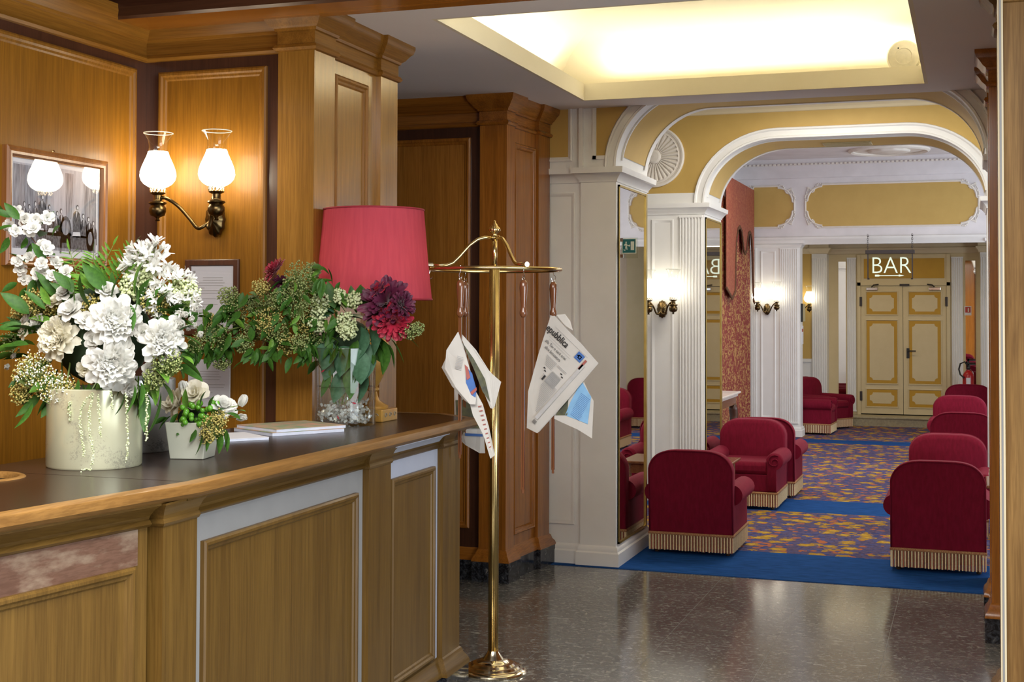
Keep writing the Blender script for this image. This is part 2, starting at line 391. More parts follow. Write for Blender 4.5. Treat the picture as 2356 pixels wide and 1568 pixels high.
    def build(s, name, mat, parent=None, smooth=False, local=False, bevel=0, loc=None, subsurf=0, autos=None):
        me = bpy.data.meshes.new(name)
        off = V((0, 0, 0))
        if parent is not None and not local: off = wloc(parent)
        if loc is not None: off = V(loc)
        me.from_pydata([(a-off.x, b-off.y, c-off.z) for a, b, c in s.v], [], s.f)
        mats = mat if isinstance(mat, (list, tuple)) else [mat]
        for m in mats: me.materials.append(MATS[m])
        if len(mats) > 1: me.polygons.foreach_set('material_index', s.m)
        bm = bmesh.new(); bm.from_mesh(me); bmesh.ops.remove_doubles(bm, verts=bm.verts, dist=1e-5); bmesh.ops.recalc_face_normals(bm, faces=bm.faces); bm.to_mesh(me); bm.free()
        if smooth: me.polygons.foreach_set('use_smooth', [True]*len(me.polygons))
        if autos is not None: me.set_sharp_from_angle(angle=math.radians(autos))
        me.update()
        ob = bpy.data.objects.new(name, me); COL.objects.link(ob)
        if parent is not None: ob.parent = parent
        elif loc is not None: ob.location = loc
        if bevel:
            bv = ob.modifiers.new('bevel', 'BEVEL'); bv.width = bevel; bv.segments = 2; bv.limit_method = 'ANGLE'
        if subsurf:
            ss = ob.modifiers.new('sub', 'SUBSURF'); ss.levels = subsurf; ss.render_levels = subsurf
        return ob
def wloc(o):
    l = V(o.location)
    while o.parent: o = o.parent; l += V(o.location)
    return l
def thing(name, loc, label=None, cat=None, group=None, kind=None, rot=0):
    o = bpy.data.objects.new(name, None); COL.objects.link(o); o.location = loc; o.rotation_euler = (0, 0, rot); o.empty_display_size = .05
    return tag(o, label, cat, group, kind)
def tag(o, label=None, cat=None, group=None, kind=None):
    if label: o['label'] = label
    if cat: o['category'] = cat
    if group: o['group'] = group
    if kind: o['kind'] = kind
    return o
def dup(o, parent=None, loc=None, rot=None, label=None):
    c = o.copy(); COL.objects.link(c)
    if parent is not None: c.parent = parent
    for ch in [k for k in bpy.data.objects if k.parent == o]: dup(ch, c)
    if loc is not None: c.location = loc
    if rot is not None: c.rotation_euler = (0, 0, rot)
    if label: c['label'] = label
    return c
def text_mesh(mb, body, o, u, v, n, size, bold=0.0, lift=.0006, align='LEFT', squeeze=1.0, fit=None):
    cu = bpy.data.curves.new('t', 'FONT'); cu.body = body; cu.size = size; cu.align_x = align; cu.offset = bold; cu.resolution_u = 3
    ob = bpy.data.objects.new('t', cu); COL.objects.link(ob); dg = bpy.context.evaluated_depsgraph_get()
    me = bpy.data.meshes.new_from_object(ob.evaluated_get(dg)); i = len(mb.v)
    o, u, v, n = V(o), V(u), V(v), V(n)
    if fit: squeeze = fit/max(p.co.x for p in me.vertices)
    mb.v += [tuple(o+u*p.co.x*squeeze+v*p.co.y+n*lift) for p in me.vertices]
    for p in me.polygons: mb.f.append(tuple(i+k for k in p.vertices)); mb.m.append(mb.cur)
    bpy.data.objects.remove(ob); bpy.data.curves.remove(cu); bpy.data.meshes.remove(me)
EX, EY, EZ = V((1, 0, 0)), V((0, 1, 0)), V((0, 0, 1))
def arch_pts(x0, x1, zs, zt, rx, n=14, d=0.0):
    """basket arch outline from left spring to right spring, grown outward by d"""
    rz = zt-zs; pts = []
    for k in range(n+1):
        a = math.pi-math.pi/2*k/n; pts.append((x0+rx+(rx+d)*math.cos(a), zs+(rz+d)*math.sin(a)))
    for k in range(n+1):
        a = math.pi/2-math.pi/2*k/n; pts.append((x1-rx+(rx+d)*math.cos(a), zs+(rz+d)*math.sin(a)))
    return pts
def notched(w, h, r, n=6):
    """rectangle with concave quarter-round corners"""
    P = []
    for cx, cy, a0 in ((0, 0, 90), (w, 0, 180), (w, h, 270), (0, h, 360)):
        for k in range(n+1):
            a = math.radians(a0-90*k/n); P.append((cx+r*math.cos(a), cy+r*math.sin(a)))
    return P
def eared(w, h, r, e, n=7):
    """rectangle with large rounded corners that step in by small ears"""
    P = []
    for cx, cy, sx, sy in ((0, 0, 1, 1), (w, 0, -1, 1), (w, h, -1, -1), (0, h, 1, -1)):
        arc = [(cx+sx*(r-(r-e)*math.cos(math.pi/2*k/n)), cy+sy*(r-(r-e)*math.sin(math.pi/2*k/n))) for k in range(n+1)]
        q = [(cx, cy+sy*r)]+arc+[(cx+sx*r, cy)]
        P += q if (sx*sy > 0) else q[::-1]
    return P
def fluted(mb, x0, x1, y, z0, z1, n, depth=.012, rim=.012):
    """fluted strip facing -Y at plane y"""
    w = (x1-x0)/n; pl = [(x0, y)]
    for i in range(n):
        a = x0+i*w+rim*.5; b = x0+(i+1)*w-rim*.5
        for k in range(6): t = k/5; pl.append((a+(b-a)*t, y+depth*math.sin(math.pi*t)))
    pl.append((x1, y))
    mb.grid([[(p[0], p[1], z) for p in pl] for z in (z0, z1)])
    return mb
PANEL = [(0, 0), (0, .016), (.008, .022), (.018, .022), (.026, .014), (.036, .012), (.046, .002)]
# ================================================================== STRUCTURE
# ---- hall floor: marble tiles with fine recessed joints
floor = thing('floor', (0, 0, 0), kind='structure')
MB().box(-6, 4.2, -2.5, 8.74, -.12, -.0015).build('floor_bed', 'grout', floor)
tile_meshes = {}
def tile(x0, x1, y0, y1, g=.0012):
    k = (round(x1-x0, 3), round(y1-y0, 3))
    if k not in tile_meshes:
        o = MB().box(g, x1-x0-g, g, y1-y0-g, -.03, 0).build('tile', 'marble_floor', floor, local=True); tile_meshes[k] = o.data; o.location = (x0, y0, 0)
    else:
        o = bpy.data.objects.new('tile', tile_meshes[k]); COL.objects.link(o); o.parent = floor; o.location = (x0, y0, 0)
TW = .545
xs = [-1.5+TW*k for k in range(-8, 10)]
for i in range(len(xs)-1):
    tile(xs[i], xs[i+1], 8.36, 8.74)
    y = 8.36
    while y > -2.4:
        tile(xs[i], xs[i+1], y-1.09, y); y -= 1.09
MB().box(-6, 4.2, 8.74, 22, -.12, .004).build('floor_carpet', 'carpet', loc=(0, 12, 0))
tag(bpy.data.objects['floor_carpet'], kind='structure')
# ---- hall ceiling with coffer
ceil = thing('ceiling', (0, 0, 3.06), kind='structure')
CX0, CX1, CY0, CY1, CZ = -2.35, -.25, 5.88, 8.455, 3.06
mb = MB()
for a in ((-6, CX0-.24, 5.30, 8.80), (CX1+.24, 4.2, 5.30, 8.80), (CX0-.24, CX1+.24, 5.30, CY0-.24), (CX0-.24, CX1+.24, CY1+.24, 8.80)): mb.box(a[0], a[1], a[2], a[3], CZ, CZ+.09)
mb.build('ceiling_slab', 'ceiling_paint', ceil)
mb = MB()
for a in ((CX0-.24, CX0-.02, CY0-.24, CY1+.24), (CX1+.02, CX1+.24, CY0-.24, CY1+.24), (CX0-.02, CX1+.02, CY0-.24, CY0-.02), (CX0-.02, CX1+.02, CY1+.02, CY1+.24)): mb.box(a[0], a[1], a[2], a[3], CZ, CZ+.09)
mb.build('coffer_shelf', 'ceiling_paint', ceil)
mb = MB()
for a in ((CX0-.02, CX0, CY0-.02, CY1+.02), (CX1, CX1+.02, CY0-.02, CY1+.02), (CX0, CX1, CY0-.02, CY0), (CX0, CX1, CY1, CY1+.02)): mb.box(a[0], a[1], a[2], a[3], CZ, CZ+.108)
mb.build('coffer_lip', 'coffer_plaster', ceil)
# vaulted tray above: quarter-round long sides and end coves
mb = MB(); rows = []
for k in range(9):
    a = math.pi/2*k/8; i = -.24+.62*(1-math.cos(a)); z = CZ+.09+.42*math.sin(a)
    rows.append([(CX0+i, CY0+i*1.0, z), (CX1-i, CY0+i*1.0, z), (CX1-i, CY1-i*1.0, z), (CX0+i, CY1-i*1.0, z)])
mb.grid(rows, close_v=True); mb.face(rows[-1])
mb.build('coffer_vault', 'coffer_plaster', ceil, smooth=True, autos=40)
# lobby ceiling of the reception side and the timber beam that carries its edge
MB().box(-6, 4.2, -2.5, 5.24, 3.30, 3.40).build('ceiling_lobby', 'walnut_x', loc=(0, 0, 3.3))
tag(bpy.data.objects['ceiling_lobby'], kind='structure')
beam = thing('trim_1', (-1, 5.3, 3.0), kind='structure')
mb = MB(); mb.box(-6, 4.2, 5.20, 5.44, 3.01, 3.30); mb.build('beam_body', 'chestnut_x', beam)
mb = MB(); mb.sweep([(-6, 5.20), (4.2, 5.20)], [(0, 3.01), (.02, 3.02), (.03, 3.06), (.03, 3.3)]); mb.build('beam_moulding', 'walnut_x', beam)
# ---- panelled timber walls and pillars
CORN = [(0, 2.955), (.012, 2.96), (.016, 2.972), (.03, 2.982), (.05, 3.01), (.062, 3.02), (.07, 3.045), (.07, 3.075)]
BEAD = [(0, 2.868), (.012, 2.872), (.02, 2.884), (.012, 2.898), (0, 2.902)]
BASEM = [(0, .20), (.010, .19), (.018, .165), (.030, .150), (.036, .132), (.036, .125)]
def plinth(mb, path, off=.034): mb.sweep(path, [(0, .128), (off, .128), (off, 0)]); return mb
def timber(parent, path, body, trim, plinths=True):
    mb = MB().sweep(path, [(0, 0), (0, 3.08)]); mb.build('body', body, parent)
    MB().sweep(path, CORN).build('cornice', trim, parent, smooth=True, autos=35)
    MB().sweep(path, BEAD).build('frieze_bead', trim, parent, smooth=True, autos=35)
    MB().sweep(path, [(.003, 2.90), (.003, 2.957)]).build('frieze', trim, parent)
    MB().sweep(path, BASEM).build('base_moulding', trim, parent, smooth=True, autos=35)
    plinth(MB(), path).build('plinth', 'black_marble', parent)
def wpanel(parent, o, u, n, w, z0, z1, field, mould, prof=PANEL, sink=.004):
    o = V((o[0], o[1], z0)); u = V(u).normalized(); n = V(n).normalized()
    MB().mitre(o, u, EZ, n, w, z1-z0, prof).build('panel_moulding', mould, parent, smooth=True, autos=30)
    MB().obox(o+u*.04+EZ*.04-n*.004, u, EZ, n, w-.08, z1-z0-.08, .009).build('panel', field, parent)
# picture wall (left)
WL = -3.684
wl = thing('wall_left', (WL, 3.5, 0), kind='structure')
timber(wl, [(WL, -2.5), (WL, 5.5)], 'walnut_z', 'oak_y')
wpanel(wl, (WL, 3.3), EY, EX, 2.10, 1.02, 2.822, 'panel_oak_z', 'oak_z')
wpanel(wl, (WL, .9), EY, EX, 2.2, 1.02, 2.822, 'panel_oak_z', 'oak_z')
wpanel(wl, (WL, 3.3), EY, EX, 2.10, .25, .92, 'panel_oak_z', 'oak_z')
# sconce wall facing the camera
wb = thing('wall_back', (-3.3, 5.5, 0), kind='structure')
timber(wb, [(WL, 5.5), (-2.958, 5.5)], 'walnut_z', 'oak_x')
wpanel(wb, (-3.607, 5.5), EX, -EY, .575, 1.02, 2.815, 'panel_oak_z', 'oak_z')
wpanel(wb, (-3.607, 5.5), EX, -EY, .575, .25, .92, 'panel_oak_z', 'oak_z')
# pillar at the end of the counter
pa = thing('wood_pillar', (-2.87, 5.9, 0), 'tall panelled oak pillar rising behind the red-shaded lamp at the counter end', 'pillar')
timber(pa, [(-2.958, 5.5), (-2.958, 5.46), (-2.775, 5.46), (-2.775, 5.67), (-2.80, 5.67), (-2.80, 6.19), (-2.775, 6.19), (-2.775, 6.40), (-3.3, 6.40), (-3.3, 5.52)], 'pillar_oak_z', 'oak_y')
wpanel(pa, (-2.80, 5.69), EY, EX, .37, 1.3, 2.80, 'pillar_oak_z', 'oak_z')
# recessed wall and second pillar
wr = thing('wall_recess', (-3.6, 8.1, 0), kind='structure')
timber(wr, [(-6, 8.10), (-2.925, 8.10)], 'walnut_z', 'chestnut_x')
wpanel(wr, (-3.75, 8.10), EX, -EY, .75, .32, 2.80, 'panel_chestnut_z', 'chestnut_z')
wpanel(wr, (-4.65, 8.10), EX, -EY, .75, .32, 2.80, 'panel_chestnut_z', 'chestnut_z')
pb = thing('wood_pillar', (-2.8, 8.4, 0), 'glossy chestnut pillar with a long panel beside the white mirrored column', 'pillar')
timber(pb, [(-2.925, 8.10), (-2.925, 8.06), (-2.745, 8.06), (-2.735, 8.19), (-2.76, 8.20), (-2.728, 8.60), (-2.703, 8.598), (-2.685, 8.79), (-3.2, 8.79)], 'chestnut_z', 'chestnut_y')
wpanel(pb, (-2.7585, 8.215), (.032, .40, 0), (.40, -.032, 0), .35, .27, 2.775, 'chestnut_z', 'chestnut_z', [(a*.8, b) for a, b in PANEL])
# mirrored pillars on the right of the hall
pc = thing('wood_pillar', (.4, 7.8, 0), 'narrow brown timber pillar edge at the right of the lounge entrance', 'pillar')
timber(pc, [(.9, 8.22), (.098, 8.22), (.098, 8.05), (.124, 8.05), (.124, 7.68), (.098, 7.68), (.098, 7.50), (.9, 7.50)], 'chestnut_z', 'chestnut_y')
pd_ = thing('wood_pillar', (.4, 5.8, 0), 'bright oak pillar cut off by the right edge, nearest of all', 'pillar')
timber(pd_, [(.9, 6.15), (.112, 6.15), (.112, 5.98), (.14, 5.98), (.14, 5.70), (.122, 5.70), (.122, 5.46), (.9, 5.46)], 'plank_oak_z', 'plank_oak_z')
MB().box(.102, .122, 5.435, 5.458, .128, 2.95).build('corner_strip', 'cream_paint', pd_); MB().box(.108, .115, 5.4325, 5.436, .128, 2.95).build('strip_groove', 'grey_paint', pd_)
# wall behind the right pillars and hall side walls
MB().box(.3, .5, 5.55, 8.75, 0, 3.3).build('wall_right', 'chestnut_z', loc=(.4, 3, 0)); tag(bpy.data.objects['wall_right'], kind='structure')
MB().box(-6.1, -6, -2.5, 8.8, 0, 3.3).build('wall_far_left', 'walnut_z', loc=(-6, 3, 0)); tag(bpy.data.objects['wall_far_left'], kind='structure')
# ---- white columns
COLCORN = [(0, 2.56), (.008, 2.562), (.010, 2.575), (.022, 2.592), (.042, 2.615), (.055, 2.62), (.058, 2.645), (.058, 2.658), (0, 2.662)]
WBASE = [(0, .135), (.012, .125), (.016, .112), (.016, .098), (.026, .088), (.026, 0)]
def white_column(parent, path):
    MB().sweep(path, [(0, 0), (0, 2.66)], closed=True).build('shaft', 'white_paint', parent)
    MB().sweep(path, COLCORN, closed=True).build('cornice', 'white_paint', parent, smooth=True, autos=35)
    MB().sweep(path, WBASE, closed=True).build('base', 'white_paint', parent, smooth=True, autos=35)
def mirror_on(parent, X, y0, y1, z0, z1, s=1):
    """brass edged mirror on a face at X facing s*X"""
    n = EX*s; o = V((X, y0, z0)); u = EY
    mi = MB().obox(o, u, EZ, n, y1-y0, z1-z0, .008)
    b = mi.build('mirror', 'mirror', parent)
    t = MB()
    t.obox(o, u, EZ, n, .012, z1-z0, .014); t.obox(o+u*(y1-y0-.045), u, EZ, n, .045, z1-z0, .016); t.obox(o, u, EZ, n, y1-y0, .014, .014); t.obox(o+EZ*(z1-z0-.014), u, EZ, n, y1-y0, .014, .014)
    t.build('mirror_trim', 'trim_brass', parent)
SMALLP = [(0, 0), (0, .008), (.006, .012), (.014, .010), (.022, .003), (.03, 0)]
c1 = thing('white_column', (-2.5, 9.2, 0), 'white panelled column with a brass-edged mirror bearing the green exit sign', 'column')
white_column(c1, [(-3.3, 9.72), (-3.3, 8.83), (-2.47, 8.83), (-2.47, 8.80), (-2.225, 8.80), (-2.225, 9.72)])
MB().mitre((-3.1, 8.83, .26), EX, EZ, -EY, .585, 2.24, SMALLP).build('panel_moulding', 'white_paint', c1, smooth=True, autos=30)
mirror_on(c1, -2.225, 8.845, 9.665, .145, 2.545)
c2 = thing('white_column', (-2.6, 12.4, 0), 'white fluted column with a wall lamp and a mirror reflecting the bar sign', 'column')
white_column(c2, [(-3.6, 12.85), (-3.6, 11.98), (-2.225, 11.98), (-2.225, 12.85)])
MB().mitre((-2.70, 11.98, .30), EX, EZ, -EY, .20, 2.22, SMALLP).build('panel_moulding', 'white_paint', c2, smooth=True, autos=30)
MB().mitre((-3.4, 11.98, .30), EX, EZ, -EY, .40, 2.22, SMALLP).build('panel_moulding', 'white_paint', c2, smooth=True, autos=30)
def flute_part(parent, x0, x1, y, z0, z1, n):
    mb = MB(); pad = .006; mb.box(x0-pad, x1+pad, y-.02, y-.001, z1, z1+.02); mb.box(x0-pad, x1+pad, y-.02, y-.001, z0-.02, z0)
    fluted(mb, x0, x1, y-.018, z0, z1, n, depth=.014, rim=.010)
    mb.face([(x0, y-.018, z0), (x0, y-.018, z1), (x0, y, z1), (x0, y, z0)]); mb.face([(x1, y-.018, z0), (x1, y-.018, z1), (x1, y, z1), (x1, y, z0)])
    mb.build('fluting', 'white_paint', parent)
flute_part(c2, -2.44, -2.245, 11.98, .20, 2.53, 7)
mirror_on(c2, -2.225, 12.02, 12.82, .145, 2.535)
c3 = thing('white_column', (-2.55, 18.9, 0), 'far white column with two fluted strips and a twin wall lamp', 'column')
white_column(c3, [(-3.05, 19.0), (-3.05, 18.72), (-2.17, 18.72), (-2.17, 19.0)])
flute_part(c3, -2.90, -2.765, 18.72, .20, 2.54, 5); flute_part(c3, -2.435, -2.205, 18.72, .20, 2.54, 8)
MB().mitre((-2.70, 18.72, .25), EX, EZ, -EY, .20, 2.27, SMALLP).build('panel_moulding', 'white_paint', c3, smooth=True, autos=30)
# right-hand counterparts, seen in the mirrors
for (y0, y1, x0, n) in ((8.80, 9.25, .135, 1), (11.98, 12.85, .14, 2)):
    c = thing('white_column', (.6, (y0+y1)/2, 0), ('white column hidden behind the right timber pillar at the lounge entrance' if n == 1 else 'white column on the right of the second arch, mostly hidden'), 'column')
    white_column(c, [(x0, y1), (x0, y0), (1.3, y0), (1.3, y1)])
c = thing('white_column', (.6, 18.9, 0), 'white fluted column reflected at the left of the near mirror', 'column')
white_column(c, [(.24, 19.1), (.24, 18.72), (1.4, 18.72), (1.4, 19.1)])
flute_part(c, .27, .56, 18.72, .20, 2.54, 9); flute_part(c, .9, 1.2, 18.72, .20, 2.54, 9)
# ---- arch walls
def arch_wall(name, y0, y1, x0, x1, zs, zt, rx, xl, xr, ztop, face):
    w = thing(name, ((x0+x1)/2, y0, zs), kind='structure')
    A = arch_pts(x0, x1, zs, zt, rx)
    for y, m in ((y0, 0), (y1, 1)):
        mb = MB()
        mb.face([(xl, y, zs), (x0, y, zs), (x0, y, ztop), (xl, y, ztop)]); mb.face([(x1, y, zs), (xr, y, zs), (xr, y, ztop), (x1, y, ztop)])
        for a, b in zip(A[:-1], A[1:]): mb.face([(a[0], y, a[1]), (b[0], y, b[1]), (b[0], y, ztop), (a[0], y, ztop)])
        mb.build('arch_face', face if m == 0 else 'white_paint', w)
    MB().grid([[(a, y, b) for a, b in A] for y in (y0, y1)]).build('arch_soffit', 'white_paint', w, smooth=True)
    MB().face([(xl, y0, zs), (x0, y0, zs), (x0, y1, zs), (xl, y1, zs)]).build('underside', 'white_paint', w)
    B = [p for p in arch_pts(x0, x1, zs, zt, rx, 28, d=-.006) if p[1] > zs+.07]
    MB().grid([[(a, y, b) for a, b in B] for y in (y0+.13, y1-.13)]).build('soffit_panel', 'ochre_paint', w, smooth=True)
    for yy in (y0+.115, y1-.135):
        MB().grid([[(a, y, b) for a, b in arch_pts(x0, x1, zs, zt, rx, 28, d=-dd) if b > zs+.05] for y, dd in ((yy, 0), (yy, .012), (yy+.02, .012), (yy+.02, 0))]).build('soffit_bead', 'white_paint', w, smooth=True, autos=35)
    return w
def archivolt(w, y, x0, x1, zs, zt, rx, prof):
    MB().grid([[(a, y-h, b) for a, b in arch_pts(x0, x1, zs, zt, rx, d=dd)] for dd, h in prof]).build('archivolt', 'white_paint', w, smooth=True, autos=30)
AV = [(-.002, 0), (-.002, .022), (.012, .024), (.018, .014), (.055, .014), (.060, .026), (.072, .028), (.080, .012), (.080, 0)]
w1 = arch_wall('wall_entrance_arch', 8.80, 9.72, -2.225, .10, 2.66, 3.155, .50, -6, 4.2, 3.62, 'white_paint')
archivolt(w1, 8.80, -2.225, .10, 2.66, 3.155, .50, AV)
# ochre spandrel panels with mouldings on the entrance wall
def ochre_rect(w, x0, x1, z0, z1, y):
    MB().box(x0, x1, y-.003, y+.001, z0, z1).build('ochre_panel', 'ochre_paint', w)
    MB().mitre((x0-.028, y, z0-.028), EX, EZ, -EY, x1-x0+.056, z1-z0+.056, [(0, 0), (0, .012), (.010, .016), (.022, .010), (.03, .003)]).build('panel_moulding', 'white_paint', w, smooth=True, autos=30)
ochre_rect(w1, -3.2, -2.556, 2.735, 3.30, 8.80)
AO = arch_pts(-2.225, .10, 2.66, 3.155, .50, d=.085)
pts = [(-2.36, 2.74)]+[p for p in AO[:15] if p[1] > 2.745]
mb = MB(); P3 = [(x, 8.797, z) for x, z in [(-2.36, 2.738), (AO[2][0], 2.738)]+[p for p in AO[2:13]]]+[(-1.95, 8.797, 3.3), (-2.36, 8.797, 3.3)]
mb.face(P3); mb.build('ochre_panel', 'ochre_paint', w1)
MB().box(-2.385, -2.36, 8.786, 8.80, 2.715, 3.3).build('panel_moulding', 'white_paint', w1); MB().box(-2.385, -2.29, 8.786, 8.80, 2.715, 2.738).build('panel_moulding', 'white_paint', w1)
MB().box(-2.476, -2.45, 8.77, 8.80, 2.66, 3.3).build('corner_bead', 'white_paint', w1)
w2 = arch_wall('wall_second_arch', 11.98, 12.85, -2.225, .14, 2.66, 3.212, .65, -5.5, 3.2, 3.62, 'ochre_paint')
archivolt(w2, 11.98, -2.225, .14, 2.66, 3.212, .65, [(-.002, 0), (-.002, .022), (.012, .024), (.02, .012), (.062, .014), (.072, .026), (.085, .028), (.092, .01), (.092, 0)])
MB().box(-5.5, -2.29, 11.972, 11.99, 2.662, 2.752).build('string_course', 'white_paint', w2); MB().box(.2, 3.2, 11.972, 11.99, 2.662, 2.752).build('string_course', 'white_paint', w2)
MB().sweep([(-5.5, 11.98), (3.2, 11.98)], [(0, 3.44), (.014, 3.445), (.02, 3.468), (.035, 3.48), (.06, 3.53), (.085, 3.545), (.09, 3.60), (.09, 3.62)]).build('cornice', 'cream_paint', w2, smooth=True, autos=30)
# ray medallion
md = MB(); mc = V((-2.675, 11.98, 3.085)); nr = 40; rows = []
for r, h in ((.275, 0), (.275, .018), (.262, .026), (.248, .022), (.240, .012), (.228, .012), (.222, .022)):
    rows.append([(mc.x+r*math.cos(2*math.pi*k/96), mc.y-h, mc.z+r*math.sin(2*math.pi*k/96)) for k in range(96)])
for r, h0 in ((.215, .022), (.12, .020), (.065, .018)):
    rows.append([(mc.x+r*math.cos(2*math.pi*k/96), mc.y-(h0 if k % 3 else .006), mc.z+r*math.sin(2*math.pi*k/96)) for k in range(96)])
for r, h in ((.058, .024), (.045, .03), (.001, .034)):
    rows.append([(mc.x+r*math.cos(2*math.pi*k/96), mc.y-h, mc.z+r*math.sin(2*math.pi*k/96)) for k in range(96)])
md.grid(rows, close_v=True)
md.build('ray_medallion', 'plaster_white', w2)
# ---- lounge shell
MB().box(-5.6, 3.3, 9.72, 11.98, 3.60, 3.7).build('ceiling_near_lounge', 'cream_paint', loc=(0, 10.8, 3.6)); tag(bpy.data.objects['ceiling_near_lounge'], kind='structure')
cl = thing('ceiling_lounge', (-1, 15.5, 3.75), kind='structure')
MB().box(-5.6, 3.3, 12.85, 18.75, 3.75, 3.85).build('ceiling_slab', 'lounge_ceiling_paint', cl)
rc = V((-.96, 17.85, 3.75))
MB().lathe([(.50, 0), (.50, -.02), (.47, -.035), (.44, -.02), (.44, -.006)], rc, 40).build('rose_rim', 'plaster_white', cl, smooth=True, autos=30)
MB().lathe([(.44, -.004), (.25, -.004)], rc, 40).build('rose_field', 'ochre_paint', cl)
MB().lathe([(.255, 0), (.25, -.03), (.22, -.04), (.10, -.03), (.03, -.05), (.001, -.05)], rc, 40, flute=.03, nf=10).build('rose_boss', 'plaster_white', cl, smooth=True)
wf = thing('wall_lounge_left', (-4, 11, 0), kind='structure')
mb = MB(); mb.box(-4.7, -4.6, 9.72, 12.0, 0, 3.7); mb.build('side_wall', 'white_paint', wf)
mb = MB(); mb.box(-3.2, -3.08, 12.85, 14.6, 0, 3.8); mb.box(-3.2, -3.08, 18.3, 18.75, 0, 3.8); mb.box(-3.2, -3.08, 14.6, 18.3, 3.05, 3.8); mb.box(-3.2, -3.08, 14.6, 18.3, 0, .5); mb.build('window_wall', 'white_paint', wf)
MB().sweep([(-3.08, 12.85), (-3.08, 18.72), (3.2, 18.72)], [(0, 3.50), (.02, 3.51), (.03, 3.56), (.06, 3.60), (.09, 3.66), (.13, 3.69), (.14, 3.735), (.14, 3.76)]).build('cornice', 'lounge_ceiling_paint', wf, smooth=True, autos=30)
dn = MB()
for k in range(110): dn.box(-3.0+k*.055, -3.0+k*.055+.03, 18.565, 18.60, 3.665, 3.69)
tag(dn.build('dentil_band', 'plaster_white', wf), kind='stuff')
wn = thing('window_1', (-3.14, 16.4, .5), kind='structure')
MB().box(-3.16, -3.15, 14.6, 18.3, .5, 3.05).build('pane', 'clear_glass', wn)
mb = MB()
for y in (14.6, 15.5, 16.4, 17.3, 18.24): mb.box(-3.18, -3.12, y, y+.06, .5, 3.05)
mb.box(-3.18, -3.12, 14.6, 18.3, 2.3, 2.36); mb.build('window_frame', 'white_paint', wn)
# right wall of the lounge with window openings
wg = thing('wall_lounge_right', (3.2, 14, 0), kind='structure')
mb = MB(); ys = [8.8, 9.7, 11.7, 13.2, 15.2, 16.0, 18.0, 21.4]
for i in range(0, 7, 2): mb.box(3.2, 3.32, ys[i], ys[i+1], 0, 3.8)
for i in range(1, 6, 2): mb.box(3.2, 3.32, ys[i], ys[i+1], 0, .7); mb.box(3.2, 3.32, ys[i], ys[i+1], 2.75, 3.8)
mb.build('wall_body', 'white_paint', wg)
# ---- fascia over the far opening
fs = thing('wall_fascia', (-1, 18.72, 2.66), kind='structure')
MB().box(-3.1, 3.2, 18.72, 19.2, 2.665, 3.8).build('fascia', 'lounge_ceiling_paint', fs)
MB().sweep([(-3.1, 18.72), (3.2, 18.72)], [(0, 2.600), (.01, 2.605), (.02, 2.63), (.05, 2.665), (.06, 2.69), (.06, 2.70), (0, 2.715)]).build('string_course', 'white_paint', fs, smooth=True, autos=30)
def eared_panel(x0, x1, z0, z1):
    w, h = x1-x0, z1-z0; y = 18.72
    MB().prism(eared(w, h, .21, .025), (x0, y, z0), EX, EZ, -EY, .004).build('ochre_panel', 'ochre_paint', fs)
    mo = MB(); o = eared(w+.05, h+.05, .225, .028); i_ = eared(w, h, .21, .025); cx, cz = w/2, h/2
    rows = []
    for P, off, ht in ((o, -.025, 0), (o, -.025, .012), (None, 0, .02), (i_, 0, .010), (i_, 0, .003)):
        if P is None: P = [((a[0]-.025+b[0])/2, (a[1]-.025+b[1])/2) for a, b in zip(o, i_)]; off = 0
        rows.append([(x0+a+off, y-ht, z0+b+off) for a, b in P])
    mo.grid(rows, close_v=True); mo.build('panel_moulding', 'plaster_white', fs)
    orn = MB(); rr = random.Random(3)
    for cx, cz, sx, sz in ((x0, z0, 1, 1), (x1, z0, -1, 1), (x0, z1, 1, -1), (x1, z1, -1, -1)):
        for k in range(16):
            t = k/15; ang = t*math.pi/2; rad = .17+.03*math.sin(t*9)
            orn.ball((cx+sx*(.21-(rad+.035)*math.cos(ang)), y-.008, cz+sz*(.21-(rad+.035)*math.sin(ang))), .010+.005*rr.random(), 5, 4, (1, .8, 1))
        for k in range(5): orn.tube([(cx+sx*.02, y-.006, cz+sz*.02), (cx+sx*(.02+.03*k/2), y-.014, cz+sz*(.05)), (cx+sx*(-.005+.035*k), y-.006, cz+sz*(.10-.018*k))], .006, 5)
    orn.build('corner_ornament', 'plaster_white', fs)
eared_panel(-3.0, -2.257, 2.853, 3.392); eared_panel(-2.084, .10, 2.845, 3.40)
# ---- far passage with the double door
MB().box(-3.6, 3.2, 19.2, 21.5, 2.72, 2.80).build('ceiling_passage', 'cream_paint', loc=(0, 20, 2.72)); tag(bpy.data.objects['ceiling_passage'], kind='structure')
fw = thing('wall_far', (-1, 21.3, 0), kind='structure')
mb = MB(); mb.box(-3.6, -1.62, 21.36, 21.5, 0, 2.75); mb.box(-.28, 3.2, 21.36, 21.5, 0, 2.75); mb.box(-1.62, -.28, 21.36, 21.5, 2.56, 2.75)
mb.build('wall_body', 'door_cream', fw)
MB().box(-3.6, -2.27, 21.12, 21.36, 0, 2.72).build('side_wall', 'white_paint', fw)
MB().box(-3.55, -2.275, 21.112, 21.13, .98, 2.60).build('ochre_panel', 'ochre_paint', fw)
MB().box(-3.6, -2.27, 21.10, 21.12, .93, .975).build('dado_rail', 'white_paint', fw)
def fpil(x0, x1, y, n): 
    MB().box(x0, x1, y, 21.36, 0, 2.72).build('pilaster', 'white_paint', fw); flute_part(fw, x0+.012, x1-.012, y, .2, 2.5, n)
fpil(-2.27, -2.045, 21.08, 6); fpil(.14, .40, 21.08, 7)
